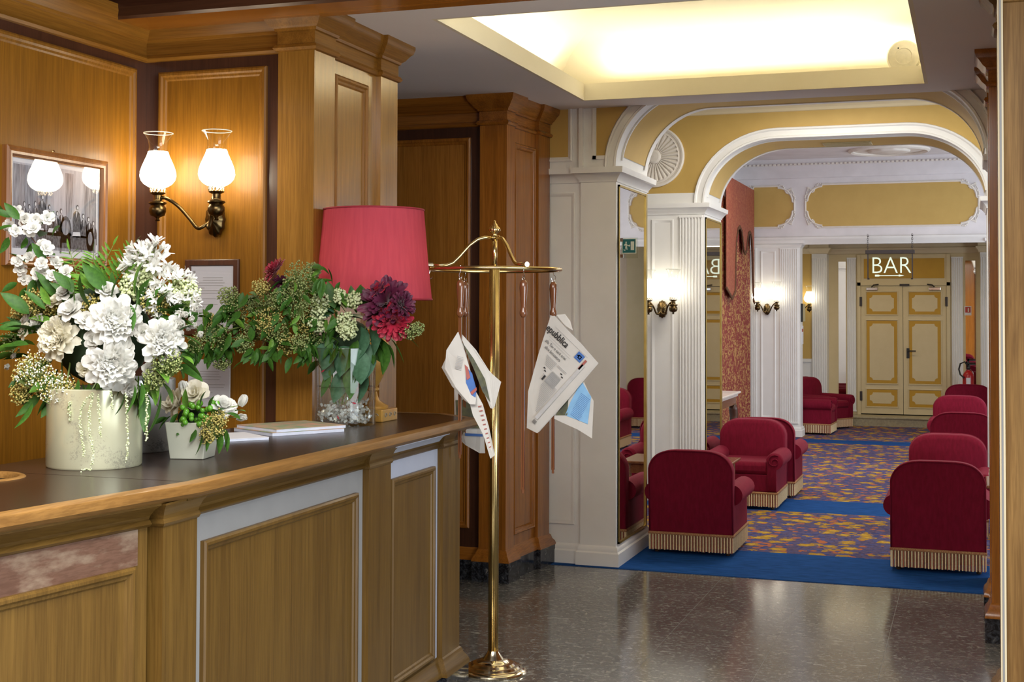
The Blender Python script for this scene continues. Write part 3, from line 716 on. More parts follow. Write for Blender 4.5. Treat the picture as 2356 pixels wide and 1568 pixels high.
MB().sweep([(-3.6, 21.12), (-2.27, 21.12), (-2.27, 21.08), (-2.045, 21.08), (-2.045, 21.36), (.14, 21.36), (.14, 21.08), (.40, 21.08)], [(0, 2.57), (.02, 2.58), (.03, 2.61), (.06, 2.645), (.06, 2.66), (.03, 2.665), (.03, 2.73)]).build('cornice', 'cream_paint', fw, smooth=True, autos=30)
flute_part(fw, -.26, -.10, 21.36, .2, 2.5, 5); flute_part(fw, -1.77, -1.64, 21.36, .2, 2.5, 4)
for (x0, x1) in ((-1.90, -1.79), (-.065, .075)):
    MB().box(x0, x1, 21.35, 21.365, .32, 2.46).build('mirror', 'mirror', fw)
st = MB().box(-2.05, .14, 20.86, 21.36, 0, .115); st.build('step', 'stone_step', fw); MB().box(-2.05, .14, 20.84, 21.36, .115, .14).build('step_tread', 'stone_step', fw, bevel=.006)
MB().box(-3.6, -3.5, 19.2, 21.4, 0, 2.75).build('wall_passage_left', 'white_paint', loc=(-3.55, 20, 0)); tag(bpy.data.objects['wall_passage_left'], kind='structure')
# double door
dr = thing('door_1', (-.95, 21.33, .15), kind='structure')
MB().box(-1.60, -.30, 21.335, 21.36, 2.13, 2.56).build('transom', 'door_cream', dr)
MB().box(-1.52, -.36, 21.325, 21.345, 2.20, 2.50).build('transom_panel', 'door_yellow', dr)
mb = MB(); mb.box(-1.62, -1.57, 21.32, 21.37, .14, 2.56); mb.box(-.33, -.28, 21.32, 21.37, .14, 2.56); mb.box(-1.62, -.28, 21.32, 21.37, 2.09, 2.14); mb.build('door_frame', 'door_cream', dr)
for (x0, x1, s) in ((-1.567, -.957, 1), (-.951, -.333, -1)):
    lf = MB().box(x0, x1, 21.34, 21.38, .155, 2.085).build('door_leaf', 'door_cream', dr)
    for z0, z1 in ((1.66, 1.99), (.62, 1.56), (.27, .52)):
        a, b = x0+.085, x1-.085
        MB().mitre((a-.02, 21.34, z0-.02), EX, EZ, -EY, b-a+.04, z1-z0+.04, [(0, 0), (0, .012), (.010, .014), (.02, .002)]).build('panel_moulding', 'door_cream', lf)
        MB().box(a, b, 21.333, 21.345, z0, z1).build('panel', 'door_yellow', lf)
        MB().prism(notched(b-a-.085, z1-z0-.085, .045), (a+.0425, 21.333, z0+.0425), EX, EZ, -EY, .003).build('inset_panel', 'door_cream', lf)
    hx = x0 if s > 0 else x1
    for z in (1.85, .42): MB().box(hx-.018, hx+.018, 21.31, 21.34, z-.07, z+.07).build('hinge', 'steel_dark', lf, bevel=.004)
    cx = x0+.16 if s > 0 else x1-.17
    MB().box(cx-.08, cx+.09, 21.30, 21.34, 2.02, 2.065).build('door_closer', 'chrome', lf, bevel=.006)
    MB().tube([(cx, 21.31, 2.07), (cx+.03*s, 21.26, 2.10), (cx+.10*s, 21.31, 2.11)], .009, 6).build('closer_arm', 'steel_dark', lf)
MB().box(-1.0, -.86, 21.30, 21.34, 2.088, 2.115).build('door_coordinator', 'steel_dark', dr)
hd = MB().box(-.905, -.862, 21.325, 21.34, 1.00, 1.15); hd.tube([(-.885, 21.33, 1.11), (-.885, 21.28, 1.11), (-.77, 21.275, 1.11)], .010, 8); hd.build('door_handle', 'iron_black', dr)

MB().box(-3.6, 3.3, 21.5, 21.6, 0, 2.8).build('door_gap_backing', 'dark_gap', loc=(0, 21.55, 0)); tag(bpy.data.objects['door_gap_backing'], kind='structure')  # dark backing added to stop light showing through the door gaps
# lobby end wall with the glazed entrance
mb = MB(); mb.box(-6.1, 4.3, -2.6, -2.5, 0, 3.4); mb.build('wall_lobby_end', 'chestnut_z', loc=(0, -2.55, 0)); tag(bpy.data.objects['wall_lobby_end'], kind='structure')
mb = MB(); mb.box(4.1, 4.2, -2.5, -1.25, 0, 3.4); mb.box(4.1, 4.2, 4.05, 8.8, 0, 3.4); mb.box(4.1, 4.2, -1.25, 4.05, 2.85, 3.4); mb.box(4.1, 4.2, -1.25, 4.05, 0, .15)
mb.build('wall_entrance', 'chestnut_z', loc=(4.15, 1.4, 0)); tag(bpy.data.objects['wall_entrance'], kind='structure')
# ================================================================== RECEPTION COUNTER
ZT = 1.20
uR = V((-.062, 2.5, 0)).normalized(); nR = V((uR.y, -uR.x, 0))
uL = V((.151, 1, 0)).normalized(); nL = V((uL.y, -uL.x, 0))
B0 = V((-2.175, 3.31, 0))            # body face at the bend
def R_at(y): return B0+uR*((y-B0.y)/uR.y)
FRZ = [(0, 1.085), (.010, 1.088), (.018, 1.096), (.010, 1.106), (.006, 1.108), (.010, 1.118), (.030, 1.138), (.052, 1.150), (.052, 1.156)]
CB = [(0, .165), (.008, .160), (.014, .14), (.030, .118), (.038, .10), (.038, .088)]
def bay(root, o, u, n, t0, t1, frame, panel, p0, p1, z0, z1, frz, mould='desk_oak_z', wornband=None):
    a = o+u*t0; L = t1-t0
    MB().obox(a-n*.03, u, EZ, n, L, 1.15, .03).build('carcass', frame, root)
    path = [(a.x, a.y), ((a+u*L).x, (a+u*L).y)]
    MB().sweep(path, FRZ[:6]).build('frieze_bead', 'desk_oak_y', root, smooth=True, autos=35)
    MB().sweep(path, FRZ[5:]).build('frieze', frz, root, smooth=True, autos=35)
    MB().sweep(path, CB).build('base_moulding', 'desk_oak_y', root, smooth=True, autos=35)
    MB().sweep(path, [(0, .09), (.034, .09), (.034, 0)]).build('plinth', 'black_marble', root)
    q = o+u*p0; q.z = z0
    MB().mitre(q, u, EZ, n, p1-p0, z1-z0, [(a_*.8, b_*.85) for a_, b_ in PANEL]).build('panel_moulding', mould, root, smooth=True, autos=30)
    MB().obox(q+u*.03+EZ*.03-n*.002, u, EZ, n, p1-p0-.06, z1-z0-.06, .006).build('panel', panel, root)
    if wornband:
        MB().obox(o+u*(p0-.02)+EZ*z1-n*.001, u, EZ, n, p1-p0+.04, 1.085-z1, .003).build('top_rail', wornband, root)
def pilaster(root, y0, y1, proud=.026):
    a = R_at(y0); b = R_at(y1)
    w = (b-a).length
    MB().obox(a-nR*.05, uR, EZ, nR, w, 1.15, .05+proud).build('pilaster', 'desk_oak_z', root)
    c0, c1 = a-nR*.02, b-nR*.02
    path = [(c0.x, c0.y), ((a+nR*proud).x, (a+nR*proud).y), ((b+nR*proud).x, (b+nR*proud).y), (c1.x, c1.y)]
    PF = [(o_*.45, z_) for o_, z_ in FRZ]
    MB().sweep(path, PF[:6]).build('pilaster_bead', 'desk_oak_y', root, smooth=True, autos=35)
    MB().sweep(path, PF[5:]).build('pilaster_frieze', 'desk_oak_y', root, smooth=True, autos=35)
    MB().sweep(path, CB).build('pilaster_base', 'desk_oak_y', root, smooth=True, autos=35)
    MB().sweep(path, [(0, .09), (.034, .09), (.034, 0)]).build('pilaster_plinth', 'black_marble', root)
def tR(y): return (y-B0.y)/uR.y
cu = thing('counter_unit', (-2.2, 4.2, 0), 'wide counter front with a grey frame around a large oak panel', 'counter')
bay(cu, B0, uR, nR, tR(3.40), tR(4.80), 'grey_paint', 'desk_oak_z', tR(3.563), tR(4.711), .17, 1.005, 'desk_oak_y')
pilaster(cu, 3.312, 3.499)
cu = thing('counter_unit', (-2.22, 5.4, 0), 'narrow counter end with a pale frame, bluish from daylight, around an oak panel', 'counter')
bay(cu, B0, uR, nR, tR(4.99), tR(5.63), 'cool_daylit_paint', 'desk_oak_z', tR(5.052), tR(5.55), .175, 1.015, 'cool_daylit_paint')
pilaster(cu, 4.781, 5.005); pilaster(cu, 5.613, 5.84)
e0 = R_at(5.84)
MB().box(-2.88, e0.x+.02, 5.79, 5.84, 0, 1.15).build('end_panel', 'desk_oak_z', cu)
cu = thing('counter_unit', (-2.3, 2.7, 0), 'worn oak counter front with a reddish rail, nearest the camera', 'counter')
B1 = B0+nL*.0
OL = B0-uL*1.9+V((-.012, 0, 0))
bay(cu, OL, uL, nL, 0, 1.885, 'desk_oak_z', 'desk_oak_z', 1.9-.78, 1.9-.075, .17, .985, 'desk_oak_y', wornband='worn_oak_y')
# desk body behind and the worktop
wt = thing('countertop', (-2.5, 4.5, 1.15), 'dark brown countertop with an oak edge carrying the flowers and lamp', 'countertop')
topR = [(-2.935, 3.43), (-2.118, 3.43), (-2.178, 5.92), (-2.41, 6.12), (-2.772, 6.12), (-2.772, 5.457), (-2.935, 5.457)]
MB().prism(topR, (0, 0, 1.156), EX, EY, EZ, ZT-1.156).build('top_slab', 'countertop', wt)
LB = V((-2.118, 3.425)); LA = LB+V((-.151, -1))*1.75
polyL = [V((-2.935+(-.151)*1.75, 1.70)), LA, LB, V((-2.935, 3.425))]
hc = V((-2.765, 3.285)); hr = .125
angs = sorted([2*math.pi*k/40 for k in range(40)]+[math.atan2((p-hc).y, (p-hc).x) % (2*math.pi) for p in polyL])
def hit(a):
    d = V((math.cos(a), math.sin(a))); best = 1e9
    for i in range(4):
        p, q = polyL[i], polyL[(i+1) % 4]; e = q-p; den = d.x*e.y-d.y*e.x
        if abs(den) < 1e-9: continue
        w_ = p-hc; t = (w_.x*e.y-w_.y*e.x)/den; s_ = (w_.x*d.y-w_.y*d.x)/den
        if t > 0 and -1e-6 <= s_ <= 1+1e-6: best = min(best, t)
    return hc+d*best
rows = [[(hc.x+hr*math.cos(a), hc.y+hr*math.sin(a), ZT) for a in angs], [(*hit(a), ZT) for a in angs], [(*hit(a), 1.156) for a in angs], [(hc.x+hr*math.cos(a), hc.y+hr*math.sin(a), 1.156) for a in angs]]
MB().grid(rows, close_u=True, close_v=True).build('top_slab', 'countertop', wt)
EDGE = [(-.03, 1.2004), (.016, 1.2004), (.022, 1.198), (.024, 1.192), (.024, 1.172), (.018, 1.166), (.012, 1.160), (0, 1.155)]
MB().sweep([tuple(LA), (-2.1195, 3.4275), (-2.178, 5.92), (-2.41, 6.12), (-2.772, 6.12)], EDGE).build('edge_band', 'edge_oak_y', wt, smooth=True, autos=40)
rg = MB()
rows = [[(hc.x+r*math.cos(2*math.pi*k/40), hc.y+r*math.sin(2*math.pi*k/40), z) for k in range(40)] for r, z in ((.112, 1.185), (.112, 1.198), (.115, 1.204), (.123, 1.206), (.130, 1.204), (.134, 1.2003))]
MB().grid([[(hc.x+.1125*math.cos(2*math.pi*k/40), hc.y+.1125*math.sin(2*math.pi*k/40), z) for k in range(40)] for z in (1.02, 1.19)], close_v=True).build('well_wall', 'dark_gap', wt, smooth=True)  # near-black colour puts the shade of the hole into its wall
rg.grid(rows, close_v=True); rg.build('well_rim', 'edge_oak_y', wt, smooth=True, autos=40)
MB().lathe([(.001, 1.02), (.113, 1.02)], (hc.x, hc.y, 0), 40).build('well_bottom', 'walnut_z', wt)
MB().box(-2.95, -2.90, 1.8, 5.44, 0, 1.15).build('staff_side', 'walnut_z', wt)
# ================================================================== WALL LAMPS
def chimney(s):
    """oil-lamp chimney profile, unit = scale; returns frosted and clear parts"""
    fro = [(.0185, .010), (.0245, .013), (.0320, .018), (.0385, .026), (.0415, .036), (.0405, .047), (.0362, .060), (.0305, .073), (.0255, .084), (.0228, .093)]
    cle = [(.0228, .093), (.0215, .100), (.0215, .107), (.0240, .119), (.0290, .129), (.0335, .136)]
    return [(r*s, z*s) for r, z in fro], [(r*s, z*s) for r, z in cle]
def sconce(name, plate, cups, s, glow, label, group=None, leftarm=None):
    """plate: wall point; cups: list of cup base centres (bottom of burner gallery)"""
    t = thing(name, plate, label, 'wall lamp', group)
    p = V(plate)
    pl = MB(); rows = []
    for r, h in ((1, 0), (1, .006), (.92, .012), (.5, .018), (.2, .024), (.02, .026)):
        rows.append([(p.x+.024*s*r*(1+.05*math.cos(12*2*math.pi*k/48))*math.cos(2*math.pi*k/48), p.y-h*s, p.z+.040*s*r*(1+.05*math.cos(12*2*math.pi*k/48))*math.sin(2*math.pi*k/48)) for k in range(48)])
    pl.grid(rows, close_v=True); pl.build('backplate', 'old_brass', t, smooth=True)
    for i, c in enumerate(cups):
        c = V(c); f, cl = chimney(s)
        g = MB().lathe(f, c, 24); g.build('lamp_globe', glow, t, smooth=True)
        MB().grid([[(c.x+r*math.cos(2*math.pi*k/28), c.y+r*math.sin(2*math.pi*k/28), c.z+z) for k in range(28)] for r, z in cl], close_v=True).build('chimney_glass', 'clear_glass', t, smooth=True)
        MB().tube([(c.x+cl[-1][0]*math.cos(2*math.pi*k/28), c.y+cl[-1][0]*math.sin(2*math.pi*k/28), c.z+cl[-1][1]) for k in range(28)], .0011*s, 5, closed=True).build('chimney_rim', 'petal_white', t, smooth=True)
        bz = -.002
        b = MB().lathe([(r*s, (z+bz)*s) for r, z in ((.004, -.066), (.006, -.064), (.003, -.060), (.006, -.057), (.016, -.053), (.0195, -.044), (.0195, -.036), (.015, -.029), (.021, -.025), (.020, -.022), (.012, -.020), (.010, -.016), (.010, -.006), (.0175, -.002), (.018, .0))], c, 20)
        b.build('oil_cup', 'old_brass', t, smooth=True, autos=50)
        ga = MB()
        for k in range(14):
            for sg in (1, -1):
                a = 2*math.pi*k/14; ga.tube([(c.x+.0175*s*math.cos(a), c.y+.0175*s*math.sin(a), c.z-.001*s), (c.x+.019*s*math.cos(a+sg*.45), c.y+.019*s*math.sin(a+sg*.45), c.z+.013*s)], .0009*s, 4)
        ga.build('gallery', 'pale_brass', t)
        low = c+V((0, 0, -.016*s))
        d = (p.x-c.x)
        if abs(d) > .02*s:
            q = [low, low+V((d*.18, 0, .001*s)), low+V((d*.42, (p.y-c.y)*.1, -.016*s)), low+V((d*.62, (p.y-c.y)*.3, -.045*s)), V((p.x-d*.2, p.y-.045*s, p.z-.022*s)), V((p.x-d*.06, p.y-.04*s, p.z-.016*s)), V((p.x, p.y-.02*s, p.z))]
        else:
            q = [c+V((0, 0, -.055*s)), V((c.x, (c.y+p.y)/2, p.z-.01*s)), V((p.x, p.y-.02*s, p.z))]
        pts = []
        for k in range(len(q)-1):
            p0, p1, p2, p3 = q[max(k-1, 0)], q[k], q[k+1], q[min(k+2, len(q)-1)]
            for j in range(5):
                u = j/5; pts.append(.5*((2*p1)+(p2-p0)*u+(2*p0-5*p1+4*p2-p3)*u*u+(3*p1-p0-3*p2+p3)*u**3))
        pts.append(q[-1])
        MB().tube(pts, .0042*s, 8).build('arm', 'old_brass', t, smooth=True)
    return t
sc = 1.98
sconce('wall_sconce', Yp(498, 505, 5.476), [Yp(363, 441, 5.34), Yp(498, 438, 5.34)], sc, 'globe_lit', 'brass twin oil-lamp sconce with glass chimneys on the oak wall behind the counter')
for plate, cups, s, lab in (
    (Yp(1524, 711, 11.962), [Yp(1492, 689, 11.84), Yp(1549, 688, 11.84)], 1.95, 'brass twin wall lamp on the white column with the leaning exit-sign mirror before it'),
    (Yp(1765, 711, 18.70), [Yp(1743, 694, 18.58), Yp(1787, 693, 18.58)], 1.95, 'brass twin wall lamp on the far fluted column beside the curtain'),
    (Yp(1842, 717, 21.105), [Yp(1822, 698, 20.98), Yp(1862, 698, 20.98)], 1.95, 'brass wall lamp on the yellow wall left of the double door')):
    sconce('wall_sconce', plate, cups, s, 'globe_small_lit', lab, 'lounge wall lamps')
# ================================================================== PICTURES
pf = thing('picture_frame', (WL+.02, 4.83, 1.87), 'framed black and white engraving hanging on the left oak wall', 'picture')
py0, py1, pz0, pz1 = 4.485, 5.165, 1.875, 2.362
MB().mitre((WL+.006, py0, pz0), EY, EZ, EX, py1-py0, pz1-pz0, [(0, -.004), (0, .022), (.008, .028), (.016, .022), (.022, .026), (.032, .024), (.040, .010), (.044, .010)]).build('frame', 'frame_wood', pf, smooth=True, autos=30)
MB().box(WL+.004, WL+.010, py0+.03, py1-.03, pz0+.03, pz1-.03).build('print', 'picture_mat', pf)
MB().box(WL+.018, WL+.019, py0+.035, py1-.035, pz0+.035, pz1-.035).build('glass', 'picture_glass', pf)
MB().tube([(WL+.008, 4.80, pz1-.004), (WL+.008, 4.80, pz1+.010), (WL+.01, 4.806, pz1+.012), (WL+.01, 4.812, pz1+.006)], .002, 5).build('hanging_hook', 'brass', pf)
def etch(name, mat, polys, x):
    mb = MB()
    for P in polys: mb.face([(WL+x, py0+.05+a*(py1-py0-.1), pz0+.05+b*(pz1-pz0-.1)) for a, b in P])
    return tag(mb.build(name, mat, pf), kind='stuff')
ov = lambda cx, cy, rx, ry, n=12: [(cx+rx*math.cos(2*math.pi*k/n), cy+ry*math.sin(2*math.pi*k/n)) for k in range(n)]
etch('print_backdrop', 'etch_pale', [[(0.02, .25), (.98, .22), (.98, .97), (.02, .97)]], .0105)
etch('print_walls', 'etch_mid', [[(.02, .45), (.40, .45), (.40, .95), (.02, .95)], [(.62, .42), (.68, .42), (.70, .93), (.60, .93)], [(.84, .40), (.98, .30), (.98, .95), (.82, .95)], [(.02, .06), (.98, .06), (.98, .30), (.02, .30)]], .0108)
etch('print_doorway', 'etch_pale', [[(.44, .42), (.60, .42), (.60, .92), (.44, .92)], [(.70, .42), (.82, .42), (.80, .93), (.72, .93)]], .0111)
figs = []; lights = []
def person(cx, top, w, lean=0, base=.22):
    figs.append(ov(cx+lean*.5, top, w*.22, .030)); sh = top-.045
    figs.append([(cx-w*.46, base), (cx+w*.46, base), (cx+w*.52, sh-.10), (cx+w*.44, sh-.025), (cx+w*.16, sh+.004), (cx-w*.16, sh+.004), (cx-w*.44, sh-.025), (cx-w*.52, sh-.10)])
    figs.append([(cx+w*.40, sh-.05), (cx+w*.52, sh-.06), (cx+w*(.62+lean*4), sh-.20), (cx+w*(.50+lean*4), sh-.21)])
    lights.append(ov(cx+lean*.5+.004, top-.004, w*.13, .020)); lights.append([(cx-w*.08, sh), (cx+w*.08, sh), (cx+w*.02, sh-.07), (cx-w*.02, sh-.07)])
for cx, h, w, ln in ((.08, .50, .07, .01), (.14, .535, .07, 0), (.20, .51, .07, -.01), (.26, .55, .065, 0), (.335, .63, .09, .01), (.43, .53, .075, -.02), (.50, .47, .07, .02), (.56, .50, .07, -.01), (.74, .56, .09, .02), (.83, .47, .085, -.02), (.90, .44, .085, -.03), (.955, .40, .07, -.02)): person(cx, h, w, ln)
figs += [[(.28, .10), (.96, .08), (.96, .23), (.60, .27), (.28, .28)], ov(.61, .30, .070, .150, 16), [(.545, .03), (.565, .03), (.57, .2), (.55, .2)], [(.655, .03), (.675, .03), (.672, .2), (.652, .2)], [(.55, .15), (.67, .15), (.665, .21), (.555, .21)], ov(.91, .20, .050, .14, 14), [(.05, .08), (.26, .06), (.25, .26), (.10, .30), (.05, .26)]]
etch('print_figures', 'etch_dark', figs, .0114)
etch('print_faces', 'picture_mat', lights, .0116)
etch('print_chair_pattern', 'etch_mid', [ov(.61, .32, .045, .085, 14), ov(.91, .22, .028, .08, 12)], .0116)
etch('print_highlights', 'picture_mat', [[(.40, .255), (.50, .255), (.49, .30), (.42, .30)], [(.69, .235), (.79, .24), (.78, .285), (.70, .28)], [(.30, .27), (.36, .27), (.355, .29), (.31, .29)]], .0117)
def certificate(x0, y0, x1, y1, label, frame=True):
    a = Yp(x0, y1, 5.49); b = Yp(x1, y0, 5.49); w, h = b.x-a.x, b.z-a.z
    t = thing('certificate_frame', (a.x, 5.49, a.z), label, 'certificate')
    fw_ = .030
    if frame: MB().mitre((a.x, 5.492, a.z), EX, EZ, -EY, w, h, [(0, 0), (0, .014), (.004, .017), (fw_-.004, .017), (fw_, .010), (fw_, .004)]).build('frame', 'cert_frame_wood', t)
    else: fw_ = .004
    MB().box(a.x+fw_*.8, b.x-fw_*.8, 5.486, 5.490, a.z+fw_*.8, b.z-fw_*.8).build('sheet', 'paper_white', t)
    MB().box(a.x+fw_, b.x-fw_, 5.4835, 5.484, a.z+fw_, b.z-fw_).build('glass', 'picture_glass', t)
    ln = MB(); rr = random.Random(5); z = b.z-fw_-.055; iw = w-2*fw_
    rects = [(.06, .10, 0), (.14, .26, 0)]
    ln.box(a.x+fw_+iw*.05, a.x+fw_+iw*.10, 5.4852, 5.4858, b.z-fw_-.035, b.z-fw_-.022)
    k = 0
    while z > a.z+fw_+.03:
        ln.box(a.x+fw_+iw*(.28 if k < 2 else .06), a.x+fw_+iw*((.75 if k < 2 else .3+.62*rr.random())), 5.4852, 5.4858, z, z+.0022); z -= .012+.014*(rr.random() < .4); k += 1
    ln.build('printed_lines', 'ink_grey', t)
    return t
certificate(427, 596, 552, 770, 'upper dark-framed certificate on the oak wall below the brass sconce')
certificate(432, 826, 532, 935, 'lower pale certificate sheet on the oak wall behind the small planter', False)
# ================================================================== RED TABLE LAMP
lp = V((-2.53, 5.62, ZT))
lamp = thing('table_lamp', lp, 'table lamp with a big red silk shade on a gilded urn base', 'lamp')
dl = Yp(985, 690, lp.y).x-Yp(735, 690, lp.y).x
shz0, shz1 = Yp(860, 688, lp.y).z, Yp(860, 483, lp.y).z
rb, rt = (Yp(984, 690, lp.y).x-Yp(738, 690, lp.y).x)/2, (Yp(960, 490, lp.y).x-Yp(750, 490, lp.y).x)/2
lx = (Yp(984, 690, lp.y).x+Yp(738, 690, lp.y).x)/2; lp.x = lx
bl = MB().box(lx-.085, lx+.085, lp.y-.085, lp.y+.085, ZT, ZT+.055); bl.build('base_block', 'lamp_gold', lamp, bevel=.004)
scr = MB()
for k in range(3):
    cx = lx-.05+.05*k
    scr.tube([(cx+.016*math.cos(t*.5)*(1-t/16), lp.y-.0865, ZT+.028+.012*math.sin(t*.5)*(1-t/16)) for t in range(14)], .002, 5)
    scr.tube([(lx+.0865, lp.y-.05+.05*k+.016*math.cos(t*.5)*(1-t/16), ZT+.028+.012*math.sin(t*.5)*(1-t/16)) for t in range(14)], .002, 5)
tag(scr.build('base_scrolls', 'lamp_scroll', lamp), kind='stuff')
MB().lathe([(.068, .055), (.070, .066), (.050, .078), (.030, .092), (.022, .112), (.018, .130), (.028, .138), (.028, .146), (.020, .152), (.034, .175), (.058, .225), (.074, .280), (.078, .320), (.070, .352), (.042, .372), (.026, .382), (.026, .392), (.040, .400), (.040, .408), (.012, .415), (.010, shz0-ZT+.10)], (lx, lp.y, ZT), 32).build('urn', 'lamp_gold', lamp, smooth=True, autos=45)
MB().lathe([(.0722, .275), (.0775, .280), (.0775, .288), (.0745, .292)], (lx, lp.y, ZT), 32).build('urn_band', 'walnut_z', lamp, smooth=True)
sh = MB(); n = 48
sh.grid([[(lx+r*math.cos(2*math.pi*k/n), lp.y+r*math.sin(2*math.pi*k/n), z) for k in range(n)] for r, z in ((rb, shz0), ((rb*.55+rt*.45), shz0+(shz1-shz0)*.4), (rt, shz1))], close_v=True)
sh.build('shade', 'lamp_silk', lamp, smooth=True)
li = MB(); li.grid([[(lx+r*math.cos(2*math.pi*k/n), lp.y+r*math.sin(2*math.pi*k/n), z) for k in range(n)] for r, z in ((rb-.004, shz0+.001), (rt-.004, shz1-.001))], close_v=True)
li.build('shade_lining', 'lining_silk', lamp, smooth=True)
for r, z in ((rb, shz0), (rt, shz1)): MB().tube([(lx+r*math.cos(2*math.pi*k/n), lp.y+r*math.sin(2*math.pi*k/n), z) for k in range(n)], .0045, 6, closed=True).build('shade_trim', 'silk_trim', lamp, smooth=True)
bb = MB().ball((lx, lp.y, shz0+.14), .035, 12, 8); bb.build('bulb', 'lamp_bulb', lamp, smooth=True)
# ================================================================== MAGAZINES
def magazine(c, rot, w, d, h, label, cover):
    t = thing('magazine', c, label, 'magazine', rot=rot)
    MB().box(-w/2, w/2, -d/2, d/2, 0, h-.0015).build('pages', 'page_edge', t, local=True)
    MB().box(-w/2-.001, w/2+.001, -d/2-.001, d/2+.001, h-.0015, h).build('cover', cover, t, local=True)
    return t
zc = ZT+.0005
c = Zp(665, 992, ZT); magazine((c.x, c.y, zc), math.radians(60), .34, .30, .014, 'lower of the two stacked glossy magazines on the counter', 'photo_cover')
magazine((c.x+.004, c.y+.012, zc+.0145), math.radians(61.5), .335, .295, .012, 'upper of the two stacked glossy magazines, with a landscape cover', 'photo_cover')
c = Zp(528, 1008, ZT); magazine((c.x, c.y, zc), math.radians(52), .22, .25, .010, 'white brochure lying on the counter beside the square planter', 'paper_white')
# ================================================================== NEWSPAPER STAND
sp = V((-2.125, 6.064, 0))
sd = thing('newspaper_stand', sp, 'polished brass newspaper stand with a ring of hooks and round stepped base', 'stand')
MB().lathe([(.158, 0), (.160, .006), (.156, .012), (.146, .015), (.140, .022), (.128, .024), (.120, .033), (.106, .035), (.096, .045), (.078, .047), (.066, .058), (.050, .062), (.040, .076), (.030, .090), (.026, .10)], sp, 40).build('base', 'pale_brass', sd, smooth=True, autos=35)
MB().lathe([(.0235, .09), (.0235, 1.90)], sp, 48, flute=.05, nf=12).build('pole', 'brass', sd, smooth=True)
MB().lathe([(.013, 1.89), (.013, 2.045)], sp, 24).build('upper_rod', 'brass', sd, smooth=True)
MB().lathe([(.016, 2.035), (.018, 2.045), (.014, 2.052), (.010, 2.06), (.018, 2.068), (.029, 2.078), (.024, 2.090), (.013, 2.102), (.012, 2.108), (.006, 2.114), (.006, 2.122), (.001, 2.127)], sp, 64, flute=.05, nf=14).build('finial', 'brass', sd, smooth=True)
RR, RZ = .315, 1.892
ring = [(sp.x+RR*math.cos(2*math.pi*k/64), sp.y+RR*math.sin(2*math.pi*k/64), RZ) for k in range(64)]
MB().tube(ring, .0085, 10, closed=True).build('ring', 'brass', sd, smooth=True)
def arm(a):
    d = V((math.cos(a), math.sin(a), 0)); q = [(0, 2.044), (.05, 2.044), (.085, 2.034), (.125, 2.005), (.17, 1.955), (.205, 1.922), (.235, 1.910), (RR-.01, 1.908)]
    MB().tube([sp+d*r+EZ*z for r, z in q], .0085, 10).build('arm', 'brass', sd, smooth=True)
    e = sp+d*RR+EZ*1.908
    MB().lathe([(.0001, 0), (.010, .001), (.012, .006), (.010, .012), (.013, .016), (.001, .02)], (0, 0, 0), 14)
    MB().tube([e-d*.012, e+d*.014], .0125, 12).build('knob', 'pale_brass', sd)
def ring_angle(px, near):
    best = None
    for k in range(720):
        a = math.radians(k/2); q = np.array([sp.x+RR*math.cos(a), sp.y+RR*math.sin(a), RZ-CH]); v_ = CM @ q; x_ = v_[0]/v_[2]*F+1178+SX
        d0 = (CM @ np.array([sp.x, sp.y, RZ-CH]))[2]
        if (v_[2] < d0) == near and (best is None or abs(x_-px) < best[0]): best = (abs(x_-px), a)
    return best[1]
arm(ring_angle(990, True)); arm(ring_angle(1209, True))
def hook(a):
    e = sp+V((math.cos(a), math.sin(a), 0))*RR+EZ*RZ; t = V((math.cos(a), math.sin(a), 0))
    pts = [e+EZ*.010, e-EZ*.012, e-EZ*.020+t*.002]+[e-EZ*.034+V((t.x*.013*math.cos(x), t.y*.013*math.cos(x), .013*math.sin(x))) for x in [1.4, .7, 0, -.8, -1.6, -2.4, -3.0]]
    MB().tube(pts, .0017, 6).build('hook', 'chrome', sd)
    return e-EZ*.044
hk = {}
for nm, px, near in (('left', 989, True), ('nl', 1059, True), ('fl', 1071, False), ('nr', 1205, True), ('r', 1273, False)): hk[nm] = hook(ring_angle(px, near))
def stick(top, length, label, tilt=(0, 0)):
    t = thing('newspaper_holder', top, label, 'newspaper holder')
    x, y, z = top
    MB().tube([(x+.006*math.cos(k*.8), y, z-.004+.006*math.sin(k*.8)) for k in range(8)], .0015, 5, closed=True).build('eyelet', 'chrome', t)
    MB().lathe([(.001, -.010), (.011, -.012), (.0170, -.024), (.0185, -.045), (.0160, -.085), (.0120, -.125), (.0120, -.142), (.0165, -.155), (.0172, -.166), (.0130, -.174), (.0100, -.180)][::-1], top, 18).build('handle', 'stick_wood', t, smooth=True)
    MB().box(x-.0068, x-.0008, y-.006, y+.006, z-length, z-.175).build('slat', 'stick_wood', t)
    MB().box(x+.0008, x+.0068, y-.006, y+.006, z-length, z-.175).build('slat', 'stick_wood', t)
    MB().tube([(x, y, z-length-.018), (x, y, z-length+.01)], .006, 8).build('tip', 'stick_wood', t)
    return t
stick(hk['nl'], .80, 'newspaper holder holding the open folded-back newspaper, nearer of the left pair')
stick(hk['fl'], .78, 'newspaper holder behind the open newspaper, farther of the left pair')
stick(hk['nr'], .955, 'empty wooden newspaper holder hanging in front of the chestnut pillar')
stick(hk['r'], .915, 'newspaper holder clamping the newspaper with the big masthead')
def sheet(mb, pts, thick=.0008):
    P = [Yp(a, b, y) for a, b, y in pts]
    mb.face(P); mb.face([p+V((0, thick, 0)) for p in P][::-1])
